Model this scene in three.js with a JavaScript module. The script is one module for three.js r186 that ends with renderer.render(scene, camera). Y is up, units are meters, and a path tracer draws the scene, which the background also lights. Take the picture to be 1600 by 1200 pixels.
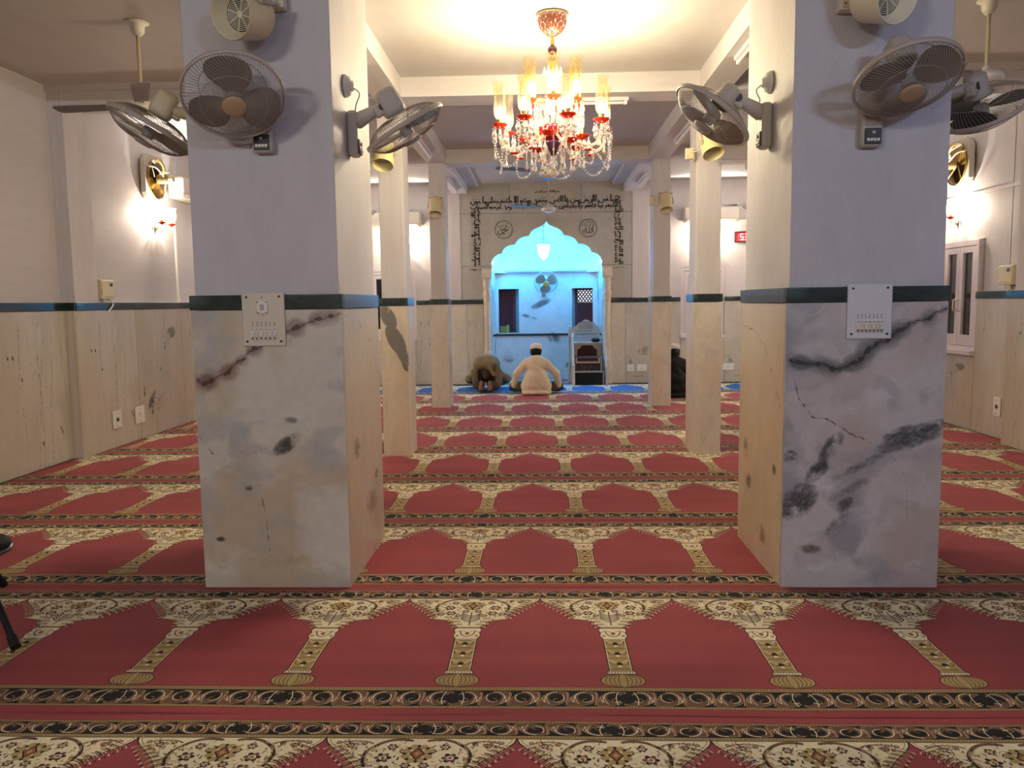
import * as THREE from 'three';
import { mergeGeometries, toCreasedNormals } from 'three/addons/utils/BufferGeometryUtils.js';
import { RoundedBoxGeometry } from 'three/addons/geometries/RoundedBoxGeometry.js';
import { MarchingCubes } from 'three/addons/objects/MarchingCubes.js';
import { RectAreaLightUniformsLib } from 'three/addons/lights/RectAreaLightUniformsLib.js';

// ---------------------------------------------------------------- camera, sky, large lights, exposure
const scene = new THREE.Scene();
const camera = new THREE.PerspectiveCamera(2 * Math.atan(600 / 1254.7) * 180 / Math.PI, 4 / 3, 0.05, 80);
{ // orientation: pitch 5.8 deg down, yaw 2.1 deg left, roll 0.75 deg
  const P = 0.1017, Y = 0.0369, R = 0.0131;
  const cy = Math.cos(Y), sy = Math.sin(Y), cp = Math.cos(P), sp = Math.sin(P), cr = Math.cos(R), sr = Math.sin(R);
  const right0 = [cy, 0, sy], up0 = [-sp * sy, cp, sp * cy], f = [-cp * sy, -sp, cp * cy];
  const rx = right0.map((a, i) => cr * a - sr * up0[i]), ux = right0.map((a, i) => sr * a + cr * up0[i]);
  const v = (a) => new THREE.Vector3(a[0], a[1], -a[2]);
  camera.quaternion.setFromRotationMatrix(new THREE.Matrix4().makeBasis(v(rx), v(ux), v(f).negate()));
  camera.position.set(0, 1.5, 0);
}
scene.background = new THREE.Color(0.75, 0.82, 0.95);
RectAreaLightUniformsLib.init();
const renderer = new THREE.WebGLRenderer({ antialias: true });
renderer.toneMapping = THREE.LinearToneMapping;
renderer.toneMappingExposure = 1.38;
renderer.shadowMap.enabled = true;
const LIGHT = { chandelier: 0.9, sconce: 3.6, far: 9, niche: 1.3, lantern: 0.1, unseenWarm: 290, unseenMid: 60, unseenCool: 290 };  // far serves added fill lamps; the last three, unseen lamps behind the viewer
const WARM = new THREE.Color(1.0, 0.93, 0.83), COOL = new THREE.Color(0.55, 0.66, 1.0), BLUE = new THREE.Color(0.02, 0.42, 1.0), SOFT = new THREE.Color(1.0, 0.92, 0.84);

// ---------------------------------------------------------------- helpers
const V = (x, y, z) => new THREE.Vector3(x, y, -z);           // z is depth into the hall, away from the camera
const used = {};
function numbered(n) { const k = used[n] = (used[n] ?? -1) + 1; return k ? n + '_' + String(k).padStart(3, '0') : n; }
function tag(o, label, category, group) { o.userData.label = label; o.userData.category = category; if (group) o.userData.group = group; return o; }
function shade(o) { o.castShadow = true; o.receiveShadow = true; return o; }
function thing(name, label, category, pos, group) { const g = new THREE.Group(); g.name = numbered(name); g.position.copy(pos); scene.add(g); return tag(g, label, category, group); }
function struct(name) { const g = new THREE.Group(); g.name = numbered(name); g.userData.kind = 'structure'; scene.add(g); return g; }
function part(name, geo, mat, parent, pos, rot) {
  const m = shade(new THREE.Mesh(geo, mat)); m.name = name;
  if (pos) m.position.copy(pos);
  if (rot) m.rotation.set(...rot);
  parent.add(m); return m;
}
function solo(name, geo, mat, pos, label, category, group) {
  const m = shade(new THREE.Mesh(geo, mat)); m.name = numbered(name); if (pos) m.position.copy(pos); scene.add(m); return tag(m, label, category, group);
}
let seed = 12345;
const rnd = () => { seed = (seed + 0x6d2b79f5) | 0; let t = Math.imul(seed ^ (seed >>> 15), 1 | seed); t = (t + Math.imul(t ^ (t >>> 7), 61 | t)) ^ t; return ((t ^ (t >>> 14)) >>> 0) / 4294967296; };
const rr = (a, b) => a + (b - a) * rnd();
function hash(x, y, s) { let h = (Math.imul(x, 374761393) + Math.imul(y, 668265263) + Math.imul(s, 974634777)) | 0; h = Math.imul(h ^ (h >>> 13), 1274126177); h ^= h >>> 16; return (h >>> 0) / 4294967296; }
function noise(x, y, s = 0, px = 0) {
  const xi = Math.floor(x), yi = Math.floor(y); let fx = x - xi, fy = y - yi; fx = fx * fx * (3 - 2 * fx); fy = fy * fy * (3 - 2 * fy);
  const w = (a) => px ? ((a % px) + px) % px : a;
  const a = hash(w(xi), w(yi), s), b = hash(w(xi + 1), w(yi), s), c = hash(w(xi), w(yi + 1), s), d = hash(w(xi + 1), w(yi + 1), s);
  return a + (b - a) * fx + (c - a) * fy + (a - b - c + d) * fx * fy;
}
function fbm(x, y, s = 0, o = 4, px = 0) { let v = 0, a = 0.5, t = 0; for (let i = 0; i < o; i++) { v += a * noise(x, y, s + i * 17, px); t += a; x *= 2; y *= 2; px *= 2; a *= 0.5; } return v / t; }
function canvas(w, h) { const c = document.createElement('canvas'); c.width = w; c.height = h; return [c, c.getContext('2d')]; }
function ctex(c, srgb = true, wrap = THREE.RepeatWrapping) {
  const t = new THREE.CanvasTexture(c); if (srgb) t.colorSpace = THREE.SRGBColorSpace; t.wrapS = t.wrapT = wrap; return t;
}
const rbox = (w, h, d, r = 0.004, s = 2) => new RoundedBoxGeometry(w, h, d, s, Math.min(r, w / 2.05, h / 2.05, d / 2.05));
const box = (w, h, d) => new THREE.BoxGeometry(w, h, d);
const cyl = (r1, r2, h, n = 20) => new THREE.CylinderGeometry(r1, r2, h, n);
const lathe = (pts, n = 28) => new THREE.LatheGeometry(pts.map((p) => new THREE.Vector2(p[0], p[1])), n);
const tubeGeo = (pts, r, n = 24, k = 8, closed = false) => new THREE.TubeGeometry(new THREE.CatmullRomCurve3(pts, closed), n, r, k, closed);
const mv = (g, x, y, z) => g.translate(x, y, z);
const merge = (list) => mergeGeometries(list.map((g) => { const q = g.index ? g.toNonIndexed() : g; for (const k of Object.keys(q.attributes)) if (!['position', 'normal', 'uv'].includes(k)) q.deleteAttribute(k); return q; }));
function rod(a, b, r, k = 8, r2 = r) { // cylinder between two points
  const d = b.clone().sub(a), g = new THREE.CylinderGeometry(r2, r, d.length(), k); g.translate(0, d.length() / 2, 0);
  g.applyQuaternion(new THREE.Quaternion().setFromUnitVectors(new THREE.Vector3(0, 1, 0), d.clone().normalize())); return g.translate(a.x, a.y, a.z);
}
const std = (color, roughness = 0.6, extra = {}) => new THREE.MeshStandardMaterial({ color, roughness, ...extra });
const phys = (color, roughness, extra = {}) => new THREE.MeshPhysicalMaterial({ color, roughness, ...extra });

// ---------------------------------------------------------------- materials
function plasterTex() {
  const [c, g] = canvas(512, 512), im = g.createImageData(512, 512);
  for (let y = 0; y < 512; y++) for (let x = 0; x < 512; x++) {
    const n = 232 + 16 * (fbm(x / 64, y / 64, 3, 4, 8) - 0.5) + 6 * (noise(x / 4, y / 4, 9, 128) - 0.5), o = (y * 512 + x) * 4;
    im.data[o] = n; im.data[o + 1] = n - 1; im.data[o + 2] = n - 1; im.data[o + 3] = 255;
  }
  g.putImageData(im, 0, 0); const t = ctex(c); return t;
}
const plTex = plasterTex();
const M = {
  plaster: std(0xdcd8da, 0.62, { map: plTex, bumpMap: plTex, bumpScale: 0.002 }),
  ceiling: std(0xd6d3d0, 0.7, { map: plTex }),
  cream: std(0xd8cba8, 0.42), creamLight: std(0xe6ddc6, 0.4), ivory: std(0xe9e4da, 0.4), dusty: std(0xb9b2a6, 0.5), greyPlastic: std(0xa9a5a2, 0.45),
  fanBlade: std(0x857c72, 0.4), wire: std(0xa79d90, 0.42, { metalness: 0.25 }), rim: std(0xb8ada0, 0.42), cap: std(0xb59a78, 0.5), dark: std(0x191613, 0.5), darkGrey: std(0x3b3936, 0.5),
  brass: std(0xb08d4a, 0.3, { metalness: 0.85 }), oldBrass: std(0x8d7a4a, 0.36, { metalness: 0.6 }), chrome: std(0xc9c9c9, 0.2, { metalness: 0.95 }),
  redGlass: phys(0xcc3610, 0.15, { clearcoat: 0.6, transmission: 0.25, thickness: 0 }), ruby: phys(0xb0132a, 0.12, { clearcoat: 0.7, transmission: 0.35, thickness: 0 }), plum: phys(0x3a1236, 0.15, { clearcoat: 0.7 }),
  crystal: phys(0xffffff, 0.03, { transmission: 0.9, thickness: 0.012, ior: 1.52, specularIntensity: 1 }),
  glassArm: phys(0xfff6e0, 0.06, { transmission: 0.8, thickness: 0.01, ior: 1.5 }),
  shade: phys(0xfff4dc, 0.12, { transmission: 1, thickness: 0, side: THREE.DoubleSide }),
  opal: phys(0xfff6e6, 0.75, { transmission: 0.5, thickness: 0, side: THREE.DoubleSide }),
  maroonWood: std(0x6b2a33, 0.55), whiteFrame: std(0xd9d0d4, 0.4), blackGlass: phys(0x14131a, 0.08, { clearcoat: 0.5 }),
  black: std(0x0b0a0a, 0.7), steel: std(0x6d6f72, 0.3, { metalness: 0.8 }),
};
const glow = (color, k) => new THREE.MeshStandardMaterial({ color: 0xffffff, emissive: color, emissiveIntensity: k, roughness: 0.5 });

// marble: fbm ground, then veins and mottled patches dabbed on
function marble(w, h, s, o = {}) {
  const [c, g] = canvas(w, h), im = g.createImageData(w, h), base = o.base ?? [205, 196, 178], warm = o.warm ?? [196, 172, 132], grey = o.grey ?? [176, 172, 164];
  const st = o.stretch ?? 1;
  for (let y = 0; y < h; y++) for (let x = 0; x < w; x++) {
    const u = x / 256, v = y / 256 / st, q = fbm(u * 1.3, v * 1.3, s, 4), a = fbm(u * 2 + q * 2, v * 2 + 3, s + 5, 5), b = fbm(u * 0.9 - 2, v * 0.9 + q * 1.5, s + 31, 4), f = fbm(u * 9, v * 9, s + 77, 3) - 0.5;
    const wv = Math.max(0, Math.min(1, (b - 0.42) * 3.2 * (o.warmth ?? 1))), gv = Math.max(0, Math.min(1, (a - 0.52) * 2.6 * (o.cloud ?? 1)));
    const i = (y * w + x) * 4;
    for (let k = 0; k < 3; k++) { let t = base[k] + (warm[k] - base[k]) * wv; t += (grey[k] - t) * gv; im.data[i + k] = t + f * 12; }
    im.data[i + 3] = 255;
  }
  g.putImageData(im, 0, 0);
  for (const b of o.blobs ?? []) { // [x, y, rx, ry, turn, strength, tone]
    const n = Math.round(300 * (b[7] ?? 1)), ca = Math.cos(b[4]), sa = Math.sin(b[4]);
    for (let i = 0; i < n; i++) {
      const r = Math.sqrt(rnd()), t = rnd() * 6.283, du = r * Math.cos(t) * b[2] * w, dv = r * Math.sin(t) * b[3] * w, X = b[0] * w + du * ca - dv * sa, Y = b[1] * h + du * sa + dv * ca;
      const lim = fbm(X / w * 9, Y / w * 9, s + 99, 3); if (lim < (b[8] ?? 0.44) && rnd() < 0.85) continue;
      g.globalAlpha = b[5] * (1.1 - r * r) * rr(0.05, 0.16); g.fillStyle = b[6] ?? '#4e4a44';
      g.beginPath(); g.ellipse(X, Y, w * rr(0.006, 0.028), w * rr(0.004, 0.014), b[4] + rr(-0.5, 0.5), 0, 6.3); g.fill();
    }
  }
  for (const v of o.veins ?? []) { // {p:[[x,y]...], w, d, jag, tone}
    g.strokeStyle = g.fillStyle = v.tone ?? '#4a4138';
    const P = v.p; let L = 0;
    for (let k = 0; k + 1 < P.length; k++) {
      const n = Math.ceil(Math.hypot((P[k + 1][0] - P[k][0]) * w, (P[k + 1][1] - P[k][1]) * h) / 1.3);
      for (let i = 0; i < n; i++) {
        const t = i / n; L++;
        const j = (fbm(L / 22, k, s + 7, 3) - 0.5) * (v.jag ?? 0.03) * w, X = (P[k][0] + (P[k + 1][0] - P[k][0]) * t) * w + j * 0.4, Y = (P[k][1] + (P[k + 1][1] - P[k][1]) * t) * h + j;
        const th = v.w * w * (0.35 + 1.3 * Math.pow(noise(L / 13, k, s + 3), 2) * 1.5);
        g.globalAlpha = v.d * rr(0.25, 0.6); g.beginPath(); g.ellipse(X, Y, th * rr(0.5, 1), th * rr(0.5, 1), 0, 0, 6.3); g.fill();
        if (v.halo) { g.globalAlpha = v.d * 0.035; g.beginPath(); g.arc(X + rr(-1, 1) * th, Y + rr(-1, 1) * th, th * 3.4, 0, 6.3); g.fill(); }
      }
    }
  }
  g.globalAlpha = 1;
  const t = ctex(c); return t;
}
const marbleMat = (t, extra = {}) => phys(0xffffff, 0.34, { map: t, clearcoat: 0.18, clearcoatRoughness: 0.22, ...extra });
const streaks = (s, n, w = 512) => { // thin near-vertical veins of the wall panels
  seed = s * 977 + 5; const out = [];
  for (let i = 0; i < n; i++) { let x = rr(0.08, 0.92), p = [[x, rr(-0.05, 0.25)]]; for (let k = 0; k < 4; k++) { x += rr(-0.07, 0.07); p.push([x, p[k][1] + rr(0.12, 0.3)]); } out.push({ p, w: rr(0.0026, 0.005), d: rr(0.3, 0.6), jag: 0.04, tone: '#6b5f4a' }); }
  for (let i = 0; i < n; i++) { const x = rr(0.1, 0.9), y = rr(0.1, 0.85); out.push({ p: [[x, y], [x + rr(-0.03, 0.03), y + rr(0.03, 0.08)]], w: rr(0.006, 0.01), d: 0.8, jag: 0.02, tone: '#3c352c' }); }
  return out;
};
const T = {
  leftFront: marble(640, 1200, 11, { base: [209, 203, 188], warm: [194, 178, 150], grey: [178, 175, 168], cloud: 1.5, warmth: 1.3, veins: [
    { p: [[0.02, 0.24], [0.06, 0.265], [0.2, 0.225], [0.28, 0.185], [0.42, 0.135], [0.62, 0.075], [0.82, 0.035], [0.99, 0.012]], w: 0.009, d: 0.75, jag: 0.035, halo: 1, tone: '#4a3d30' },
    { p: [[0.4, 0.62], [0.44, 0.74], [0.45, 0.86]], w: 0.0035, d: 0.6, jag: 0.03, tone: '#6e5a3c' }, { p: [[0.02, 0.45], [0.1, 0.51]], w: 0.005, d: 0.4, tone: '#6c6d52' }, { p: [[0.3, 0.2], [0.15, 0.38]], w: 0.002, d: 0.2 }],
    blobs: [[0.6, 0.475, 0.11, 0.05, -0.6, 1.3, '#47443f', 2.2], [0.63, 0.39, 0.05, 0.02, 0, 0.8, '#7b756a'], [0.33, 0.63, 0.02, 0.02, 0, 1, '#5a5040', 0.5], [0.2, 0.55, 0.2, 0.16, 0, 0.35, '#8a7350'], [0.5, 0.9, 0.3, 0.05, 0, 0.35, '#8a744a'], [0.12, 0.82, 0.02, 0.014, 0, 1, '#4e4434', 0.4], [0.55, 0.42, 0.3, 0.12, -0.5, 0.5, '#e6e2d8', 3], [0.4, 0.5, 0.16, 0.05, 0, 0.45, '#857f74', 1], [0.75, 0.62, 0.2, 0.14, 0, 0.3, '#e2ddd2', 2], [0.1, 0.93, 0.14, 0.05, 0.3, 0.7, '#efeae0', 0.7], [0.8, 0.93, 0.2, 0.05, 0.2, 0.6, '#efeae0', 0.7]] }),
  leftSide: marble(512, 1024, 23, { base: [205, 197, 184], warm: [202, 186, 160], grey: [186, 180, 170], stretch: 2, blobs: [[0.25, 0.52, 0.1, 0.08, 0.3, 1.1, '#6a6258', 1.6], [0.62, 0.78, 0.2, 0.1, 0.2, 1.1, '#6a5f55', 2.4], [0.8, 0.7, 0.06, 0.08, 0.2, 1.1, '#5d5148']],
    veins: [{ p: [[0.02, 0.02], [0.4, 0.05], [0.75, 0.14], [1, 0.3]], w: 0.004, d: 0.4, jag: 0.05 }] }),
  rightFront: marble(640, 1200, 37, { base: [199, 193, 188], warm: [190, 175, 166], grey: [160, 158, 160], cloud: 1.5, warmth: 1.3, veins: [
    { p: [[0.03, 0.195], [0.14, 0.21], [0.27, 0.215], [0.36, 0.225], [0.45, 0.205], [0.52, 0.155], [0.66, 0.115], [0.8, 0.07], [0.99, 0.02]], w: 0.011, d: 0.75, jag: 0.04, halo: 1, tone: '#3f3630' },
    { p: [[0.06, 0.265], [0.09, 0.33], [0.17, 0.385], [0.28, 0.405], [0.4, 0.445], [0.55, 0.485]], w: 0.004, d: 0.55, jag: 0.03, tone: '#4b4a40' }, { p: [[0.66, 0.52], [0.75, 0.57], [0.79, 0.66], [0.8, 0.78]], w: 0.0025, d: 0.35, tone: '#6d675c' }],
    blobs: [[0.83, 0.46, 0.27, 0.07, -0.36, 1.25, '#3f4142', 4.5], [0.5, 0.56, 0.28, 0.03, -0.5, 0.6, '#55514f', 1.6], [0.3, 0.5, 0.12, 0.05, -1.0, 1.2, '#474646', 2], [0.22, 0.58, 0.1, 0.05, -0.8, 1.2, '#434343', 2], [0.1, 0.69, 0.15, 0.1, -0.8, 1.3, '#454545', 4], [0.04, 0.53, 0.05, 0.04, 0, 1.2, '#3f3d3c', 1],
      [0.36, 0.78, 0.13, 0.06, -0.8, 0.8, '#54504c', 1.6], [0.18, 0.86, 0.08, 0.03, 0, 0.7, '#5e4f45', 1], [0.45, 0.64, 0.2, 0.03, -0.5, 0.6, '#625852', 1.2], [0.55, 0.33, 0.4, 0.06, -0.4, 0.4, '#e8e6e4', 3], [0.25, 0.62, 0.05, 0.1, -0.9, 0.8, '#dcdad6', 1], [0.6, 0.75, 0.3, 0.1, 0, 0.3, '#e4e2e0', 2], [0.3, 0.93, 0.2, 0.04, 0, 0.6, '#eceae6', 0.7], [0.88, 0.93, 0.1, 0.06, 0, 0.6, '#eceae6', 0.7], [0.7, 0.45, 0.12, 0.03, -0.4, 0.9, '#4c4c4d', 1.4], [0.4, 0.7, 0.06, 0.04, -0.8, 0.9, '#4a4846', 1]] }),
  rightSide: marble(512, 1024, 41, { base: [212, 197, 170], warm: [204, 184, 150], grey: [196, 184, 160], stretch: 2, veins: [{ p: [[0.0, 0.09], [0.35, 0.11], [0.62, 0.17], [0.78, 0.26], [0.96, 0.37]], w: 0.005, d: 0.5, jag: 0.05, tone: '#6c5b42' }, { p: [[0.1, 0.14], [0.05, 0.35], [0.2, 0.5]], w: 0.003, d: 0.35, jag: 0.06, tone: '#8d7a58' }],
    blobs: [[0.17, 0.6, 0.06, 0.1, -0.3, 1.2, '#5f5444', 1.4], [0.25, 0.72, 0.07, 0.07, 0, 1.3, '#5f5648', 1.4], [0.6, 0.88, 0.1, 0.08, 0.2, 1.3, '#6a563c', 1.4], [0.85, 0.6, 0.03, 0.04, 0, 1.2, '#6c5a40', 0.6]] }),
  patch: marble(384, 1152, 53, { base: [214, 200, 174], warm: [208, 188, 156], grey: [196, 186, 168], blobs: [[0.3, 0.075, 0.34, 0.19, 0.5, 3.8, '#76716a', 26, 0.3], [0.42, 0.14, 0.24, 0.09, 0.6, 3.4, '#716b64', 9, 0.3], [0.55, 0.225, 0.44, 0.22, 0.6, 4, '#746e67', 40, 0.3], [0.76, 0.31, 0.34, 0.16, 0.8, 3.6, '#76716a', 20, 0.33], [0.86, 0.4, 0.14, 0.06, 0.7, 2.6, '#6a645b', 4, 0.4]] }),
  plain: marble(384, 1152, 61, { base: [212, 201, 182], warm: [205, 189, 162], grey: [196, 188, 174], veins: [{ p: [[0.06, 0.955], [0.3, 0.93], [0.6, 0.915], [0.95, 0.875]], w: 0.007, d: 0.6, jag: 0.06, tone: '#6a5a42' }], blobs: [[0.5, 0.85, 0.05, 0.16, 0.3, 0.35, '#6a5c48']] }),
  plainB: marble(384, 1152, 67, { base: [208, 199, 184], warm: [203, 189, 166], grey: [188, 182, 172], blobs: [[0.45, 0.9, 0.2, 0.06, -0.5, 0.5, '#6a665e']] }),
  wallA: marble(512, 1024, 71, { base: [200, 193, 178], warm: [188, 176, 154], grey: [184, 176, 156], stretch: 5, veins: streaks(3, 6) }),
  wallB: marble(512, 1024, 83, { base: [199, 191, 176], warm: [188, 175, 153], grey: [184, 176, 158], stretch: 5, veins: streaks(8, 6) }),
  wallC: marble(512, 1024, 89, { base: [196, 188, 173], warm: [188, 175, 152], grey: [172, 168, 158], stretch: 4, veins: streaks(5, 4), blobs: [[0.35, 0.75, 0.3, 0.2, -0.9, 0.9, '#5e5a50', 3], [0.75, 0.2, 0.12, 0.1, -0.9, 1.6, '#4a463e', 2], [0.25, 0.72, 0.05, 0.16, 0.5, 1.8, '#383329', 2]] }),
  backA: marble(512, 1024, 97, { base: [196, 189, 175], warm: [190, 178, 156], grey: [180, 176, 166], veins: streaks(13, 3) }),
  backB: marble(512, 1024, 101, { base: [192, 186, 174], warm: [186, 176, 156], grey: [176, 172, 164], blobs: [[0.7, 0.6, 0.3, 0.12, -0.1, 1.2, '#5a554c', 4], [0.15, 0.72, 0.14, 0.1, 0.6, 1.0, '#5c574e', 2], [0.5, 0.92, 0.4, 0.03, 0, 0.6, '#6a6458', 1.4]] }),
  grey: marble(1024, 1024, 103, { base: [172, 168, 162], warm: [174, 168, 157], grey: [162, 159, 154] }),
  niche: marble(1024, 1024, 107, { base: [203, 208, 210], warm: [198, 202, 204], grey: [188, 192, 194], blobs: [[0.5, 0.3, 0.1, 0.03, -0.4, 0.8, '#4c4a48', 1.4], [0.62, 0.62, 0.06, 0.05, 0.6, 0.9, '#454341', 1], [0.45, 0.75, 0.05, 0.1, 0, 0.7, '#55524e', 1], [0.4, 0.42, 0.09, 0.012, 0.3, 0.8, '#4c4a48', 0.7], [0.2, 0.8, 0.05, 0.05, 0, 0.6, '#555'], [0.8, 0.85, 0.09, 0.03, -0.5, 0.9, '#444', 1]] }),
  green: marble(512, 128, 113, { base: [44, 58, 50], warm: [30, 42, 38], grey: [66, 82, 72], cloud: 1.6 }),
};
const MM = {}; for (const k of Object.keys(T)) MM[k] = marbleMat(T[k]);
MM.green = phys(0xffffff, 0.2, { map: T.green, clearcoat: 0.4, clearcoatRoughness: 0.1 });
for (const k of ['grey', 'niche']) { T[k].wrapS = T[k].wrapT = THREE.MirroredRepeatWrapping; }

// ---------------------------------------------------------------- carpet weave (one prayer place, 0.662 m by 1.316 m)
function carpetCell(pal) {
  const S = 1120, W = Math.round(0.662 * S), H = Math.round(1.316 * S), [c, g] = canvas(W, H), X = (x) => (0.331 + x) * S, Y = (v) => (1.316 - v) * S;
  seed = 777; g.fillStyle = pal.field; g.fillRect(0, 0, W, H);
  const poly = (pts, fill, stroke, lw) => { g.beginPath(); pts.forEach((p, i) => i ? g.lineTo(X(p[0]), Y(p[1])) : g.moveTo(X(p[0]), Y(p[1]))); g.closePath(); if (fill) { g.fillStyle = fill; g.fill(); } if (stroke) { g.strokeStyle = stroke; g.lineWidth = lw * S; g.stroke(); } };
  const line = (pts, col, lw) => { g.beginPath(); pts.forEach((p, i) => i ? g.lineTo(X(p[0]), Y(p[1])) : g.moveTo(X(p[0]), Y(p[1]))); g.strokeStyle = col; g.lineWidth = lw * S; g.lineCap = 'round'; g.stroke(); };
  const curve = (x0, y0, cx, cy, x1, y1, col, lw) => { g.beginPath(); g.moveTo(X(x0), Y(y0)); g.quadraticCurveTo(X(cx), Y(cy), X(x1), Y(y1)); g.strokeStyle = col; g.lineWidth = lw * S; g.lineCap = 'round'; g.stroke(); };
  const dot = (x, y, rx, ry, col, a = 0) => { g.beginPath(); g.ellipse(X(x), Y(y), rx * S, ry * S, a, 0, 6.3); g.fillStyle = col; g.fill(); };
  const gold = pal.gold, cream = pal.cream, dk = pal.dark, br = pal.brown;
  const beads = (v0, v1) => { poly([[-0.34, v0], [0.34, v0], [0.34, v1], [-0.34, v1]], gold); for (let x = -0.331; x < 0.331; x += 0.0118) dot(x, (v0 + v1) / 2, 0.0035, (v1 - v0) * 0.22, br); line([[-0.34, v0], [0.34, v0]], dk, 0.0022); line([[-0.34, v1], [0.34, v1]], dk, 0.0022); };
  const band = (v0, v1, flip) => { // dark border with rolling acanthus scrolls
    poly([[-0.34, v0], [0.34, v0], [0.34, v1], [-0.34, v1]], pal.black); const h = v1 - v0, p = 0.662 / 6;
    for (let k = -4; k <= 3; k++) for (const m of [0]) {
      const x0 = (k + 0.5) * p, d = x0 < 0 ? 1 : -1, y = (t) => flip ? v1 - t * h : v0 + t * h;
      g.save(); g.beginPath(); g.moveTo(X(x0 - p * 0.56), Y(y(0.04))); g.bezierCurveTo(X(x0 - p * 0.5), Y(y(1.0)), X(x0 + p * 0.2), Y(y(1.02)), X(x0 + p * 0.5), Y(y(0.86)));
      g.bezierCurveTo(X(x0 + p * 0.62), Y(y(0.2)), X(x0), Y(y(-0.04)), X(x0 - p * 0.56), Y(y(0.04))); g.fillStyle = br; g.fill(); g.strokeStyle = gold; g.lineWidth = 0.0025 * S; g.stroke(); g.restore();
      dot(x0 + d * p * 0.06, y(0.56), p * 0.24, h * 0.25, pal.black);
      curve(x0 - d * p * 0.34, y(0.3), x0 - d * p * 0.3, y(0.92), x0 + d * p * 0.1, y(0.9), cream, 0.004);
      curve(x0 + d * p * 0.3, y(0.75), x0 + d * p * 0.45, y(0.3), x0 + d * p * 0.06, y(0.26), cream, 0.0035);
      curve(x0 + d * p * 0.06, y(0.26), x0 - d * p * 0.14, y(0.4), x0 + d * p * 0.1, y(0.5), gold, 0.003);
      for (let q = 0; q < 4; q++) curve(x0 - d * p * (0.16 + q * 0.09), y(0.14 + 0.05 * q), x0 - d * p * (0.3 + q * 0.05), y(0.42), x0 - d * p * (0.26 + q * 0.08), y(0.72 - q * 0.08), q % 2 ? pal.pink : cream, 0.0025);
      curve(x0 + p * 0.38, y(0.1), x0 + p * 0.5, y(0.5), x0 + p * 0.44, y(0.9), pal.pink, 0.004);
    }
    dot(0, (v0 + v1) / 2, 0.03, h * 0.33, pal.black); for (const s of [-1, 1]) curve(s * 0.036, v0 + h * 0.1, s * 0.05, v0 + h * 0.5, s * 0.03, v1 - h * 0.1, cream, 0.004);
  };
  beads(0.047, 0.063); band(0.063, 0.184, false); beads(0.184, 0.21); beads(1.156, 1.176); band(1.176, 1.26, true); beads(1.26, 1.273);
  // spandrels, continued across the cell edge
  const half = [[0.052, 0.79], [0.07, 0.82], [0.095, 0.835], [0.078, 0.85], [0.1, 0.872], [0.16, 0.888], [0.186, 0.895], [0.166, 0.915], [0.178, 0.945], [0.2, 0.99], [0.232, 1.03], [0.268, 1.07], [0.3, 1.1], [0.322, 1.128], [0.331, 1.156]];
  const out = [...half, ...half.slice().reverse().map((p) => [-p[0], p[1]])]; poly(out, cream, dk, 0.005); poly(out.map((p) => [p[0] * 0.965, p[1] + 0.006]), null, gold, 0.004);
  for (const s of [-1, 1]) { // acanthus tips along the arch
    for (let k = 0; k < 15; k++) {
      const t = k / 14, x = s * (0.172 + 0.13 * t), v = 0.915 + 0.17 * Math.pow(t, 0.85);
      curve(x - s * 0.028, v + 0.03, x + s * 0.005, v + 0.022, x + s * 0.02, v - 0.012 + 0.012 * t, k % 2 ? dk : cream, 0.0075 - 0.003 * t); curve(x - s * 0.03, v + 0.036, x, v + 0.03, x + s * 0.014, v + 0.002, k % 2 ? gold : br, 0.005 - 0.002 * t);
    }
    for (let k = 0; k < 6; k++) { const v = 0.79 + k * 0.018, x = s * (0.05 + k * 0.006); curve(x - s * 0.02, v + 0.02, x + s * 0.012, v + 0.025, x + s * 0.028, v + 0.004, k % 2 ? dk : cream, 0.005); curve(x - s * 0.02, v + 0.028, x + s * 0.008, v + 0.03, x + s * 0.02, v + 0.012, gold, 0.004); }
    curve(s * 0.03, 1.14, s * 0.1, 1.16, s * 0.145, 1.11, br, 0.014); curve(s * 0.145, 1.11, s * 0.2, 1.06, s * 0.165, 0.985, dk, 0.012); curve(s * 0.155, 1.1, s * 0.185, 1.06, s * 0.16, 1.0, gold, 0.005);
    curve(s * 0.16, 1.12, s * 0.2, 1.15, s * 0.28, 1.125, br, 0.006); curve(s * 0.04, 1.13, s * 0.1, 1.145, s * 0.13, 1.1, cream, 0.006);
    const flower = (x, v, r) => { for (let a = 0; a < 6; a++) dot(s * x + Math.cos(a * 1.047) * r, v + Math.sin(a * 1.047) * r, r * 0.62, r * 0.5, a % 2 ? br : dk, -a * 1.047); dot(s * x, v, r * 0.75, r * 0.7, cream); dot(s * x, v, r * 0.4, r * 0.36, pal.rust); };
    flower(0.112, 1.035, 0.018); flower(0.1, 0.965, 0.017); flower(0.148, 0.955, 0.013); flower(0.09, 1.1, 0.012); flower(0.03, 0.99, 0.012); flower(0.062, 0.935, 0.011); flower(0.235, 1.11, 0.01); flower(0.05, 1.075, 0.009); flower(0.28, 1.128, 0.006); flower(0.19, 1.12, 0.007);
    for (let k = 0; k < 110; k++) { const x = rr(0.02, 0.27), v = rr(Math.max(0.9, 0.9 + (x - 0.12) * 1.25), 1.14), a = rr(0, 6.3); if (x > 0.03 || v < 1.0) curve(s * x, v, s * (x + 0.012 * Math.cos(a)), v + 0.014 * Math.sin(a), s * (x + rr(-0.02, 0.02)), v + rr(-0.018, 0.018), [gold, br, gold, dk, pal.rust][k % 5], rr(0.002, 0.0045)); }
    for (let k = 0; k < 5; k++) curve(s * 0.004, 0.86 + k * 0.018, s * 0.03, 0.87 + k * 0.018, s * 0.045, 0.9 + k * 0.018, dk, 0.006);
  }
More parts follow.
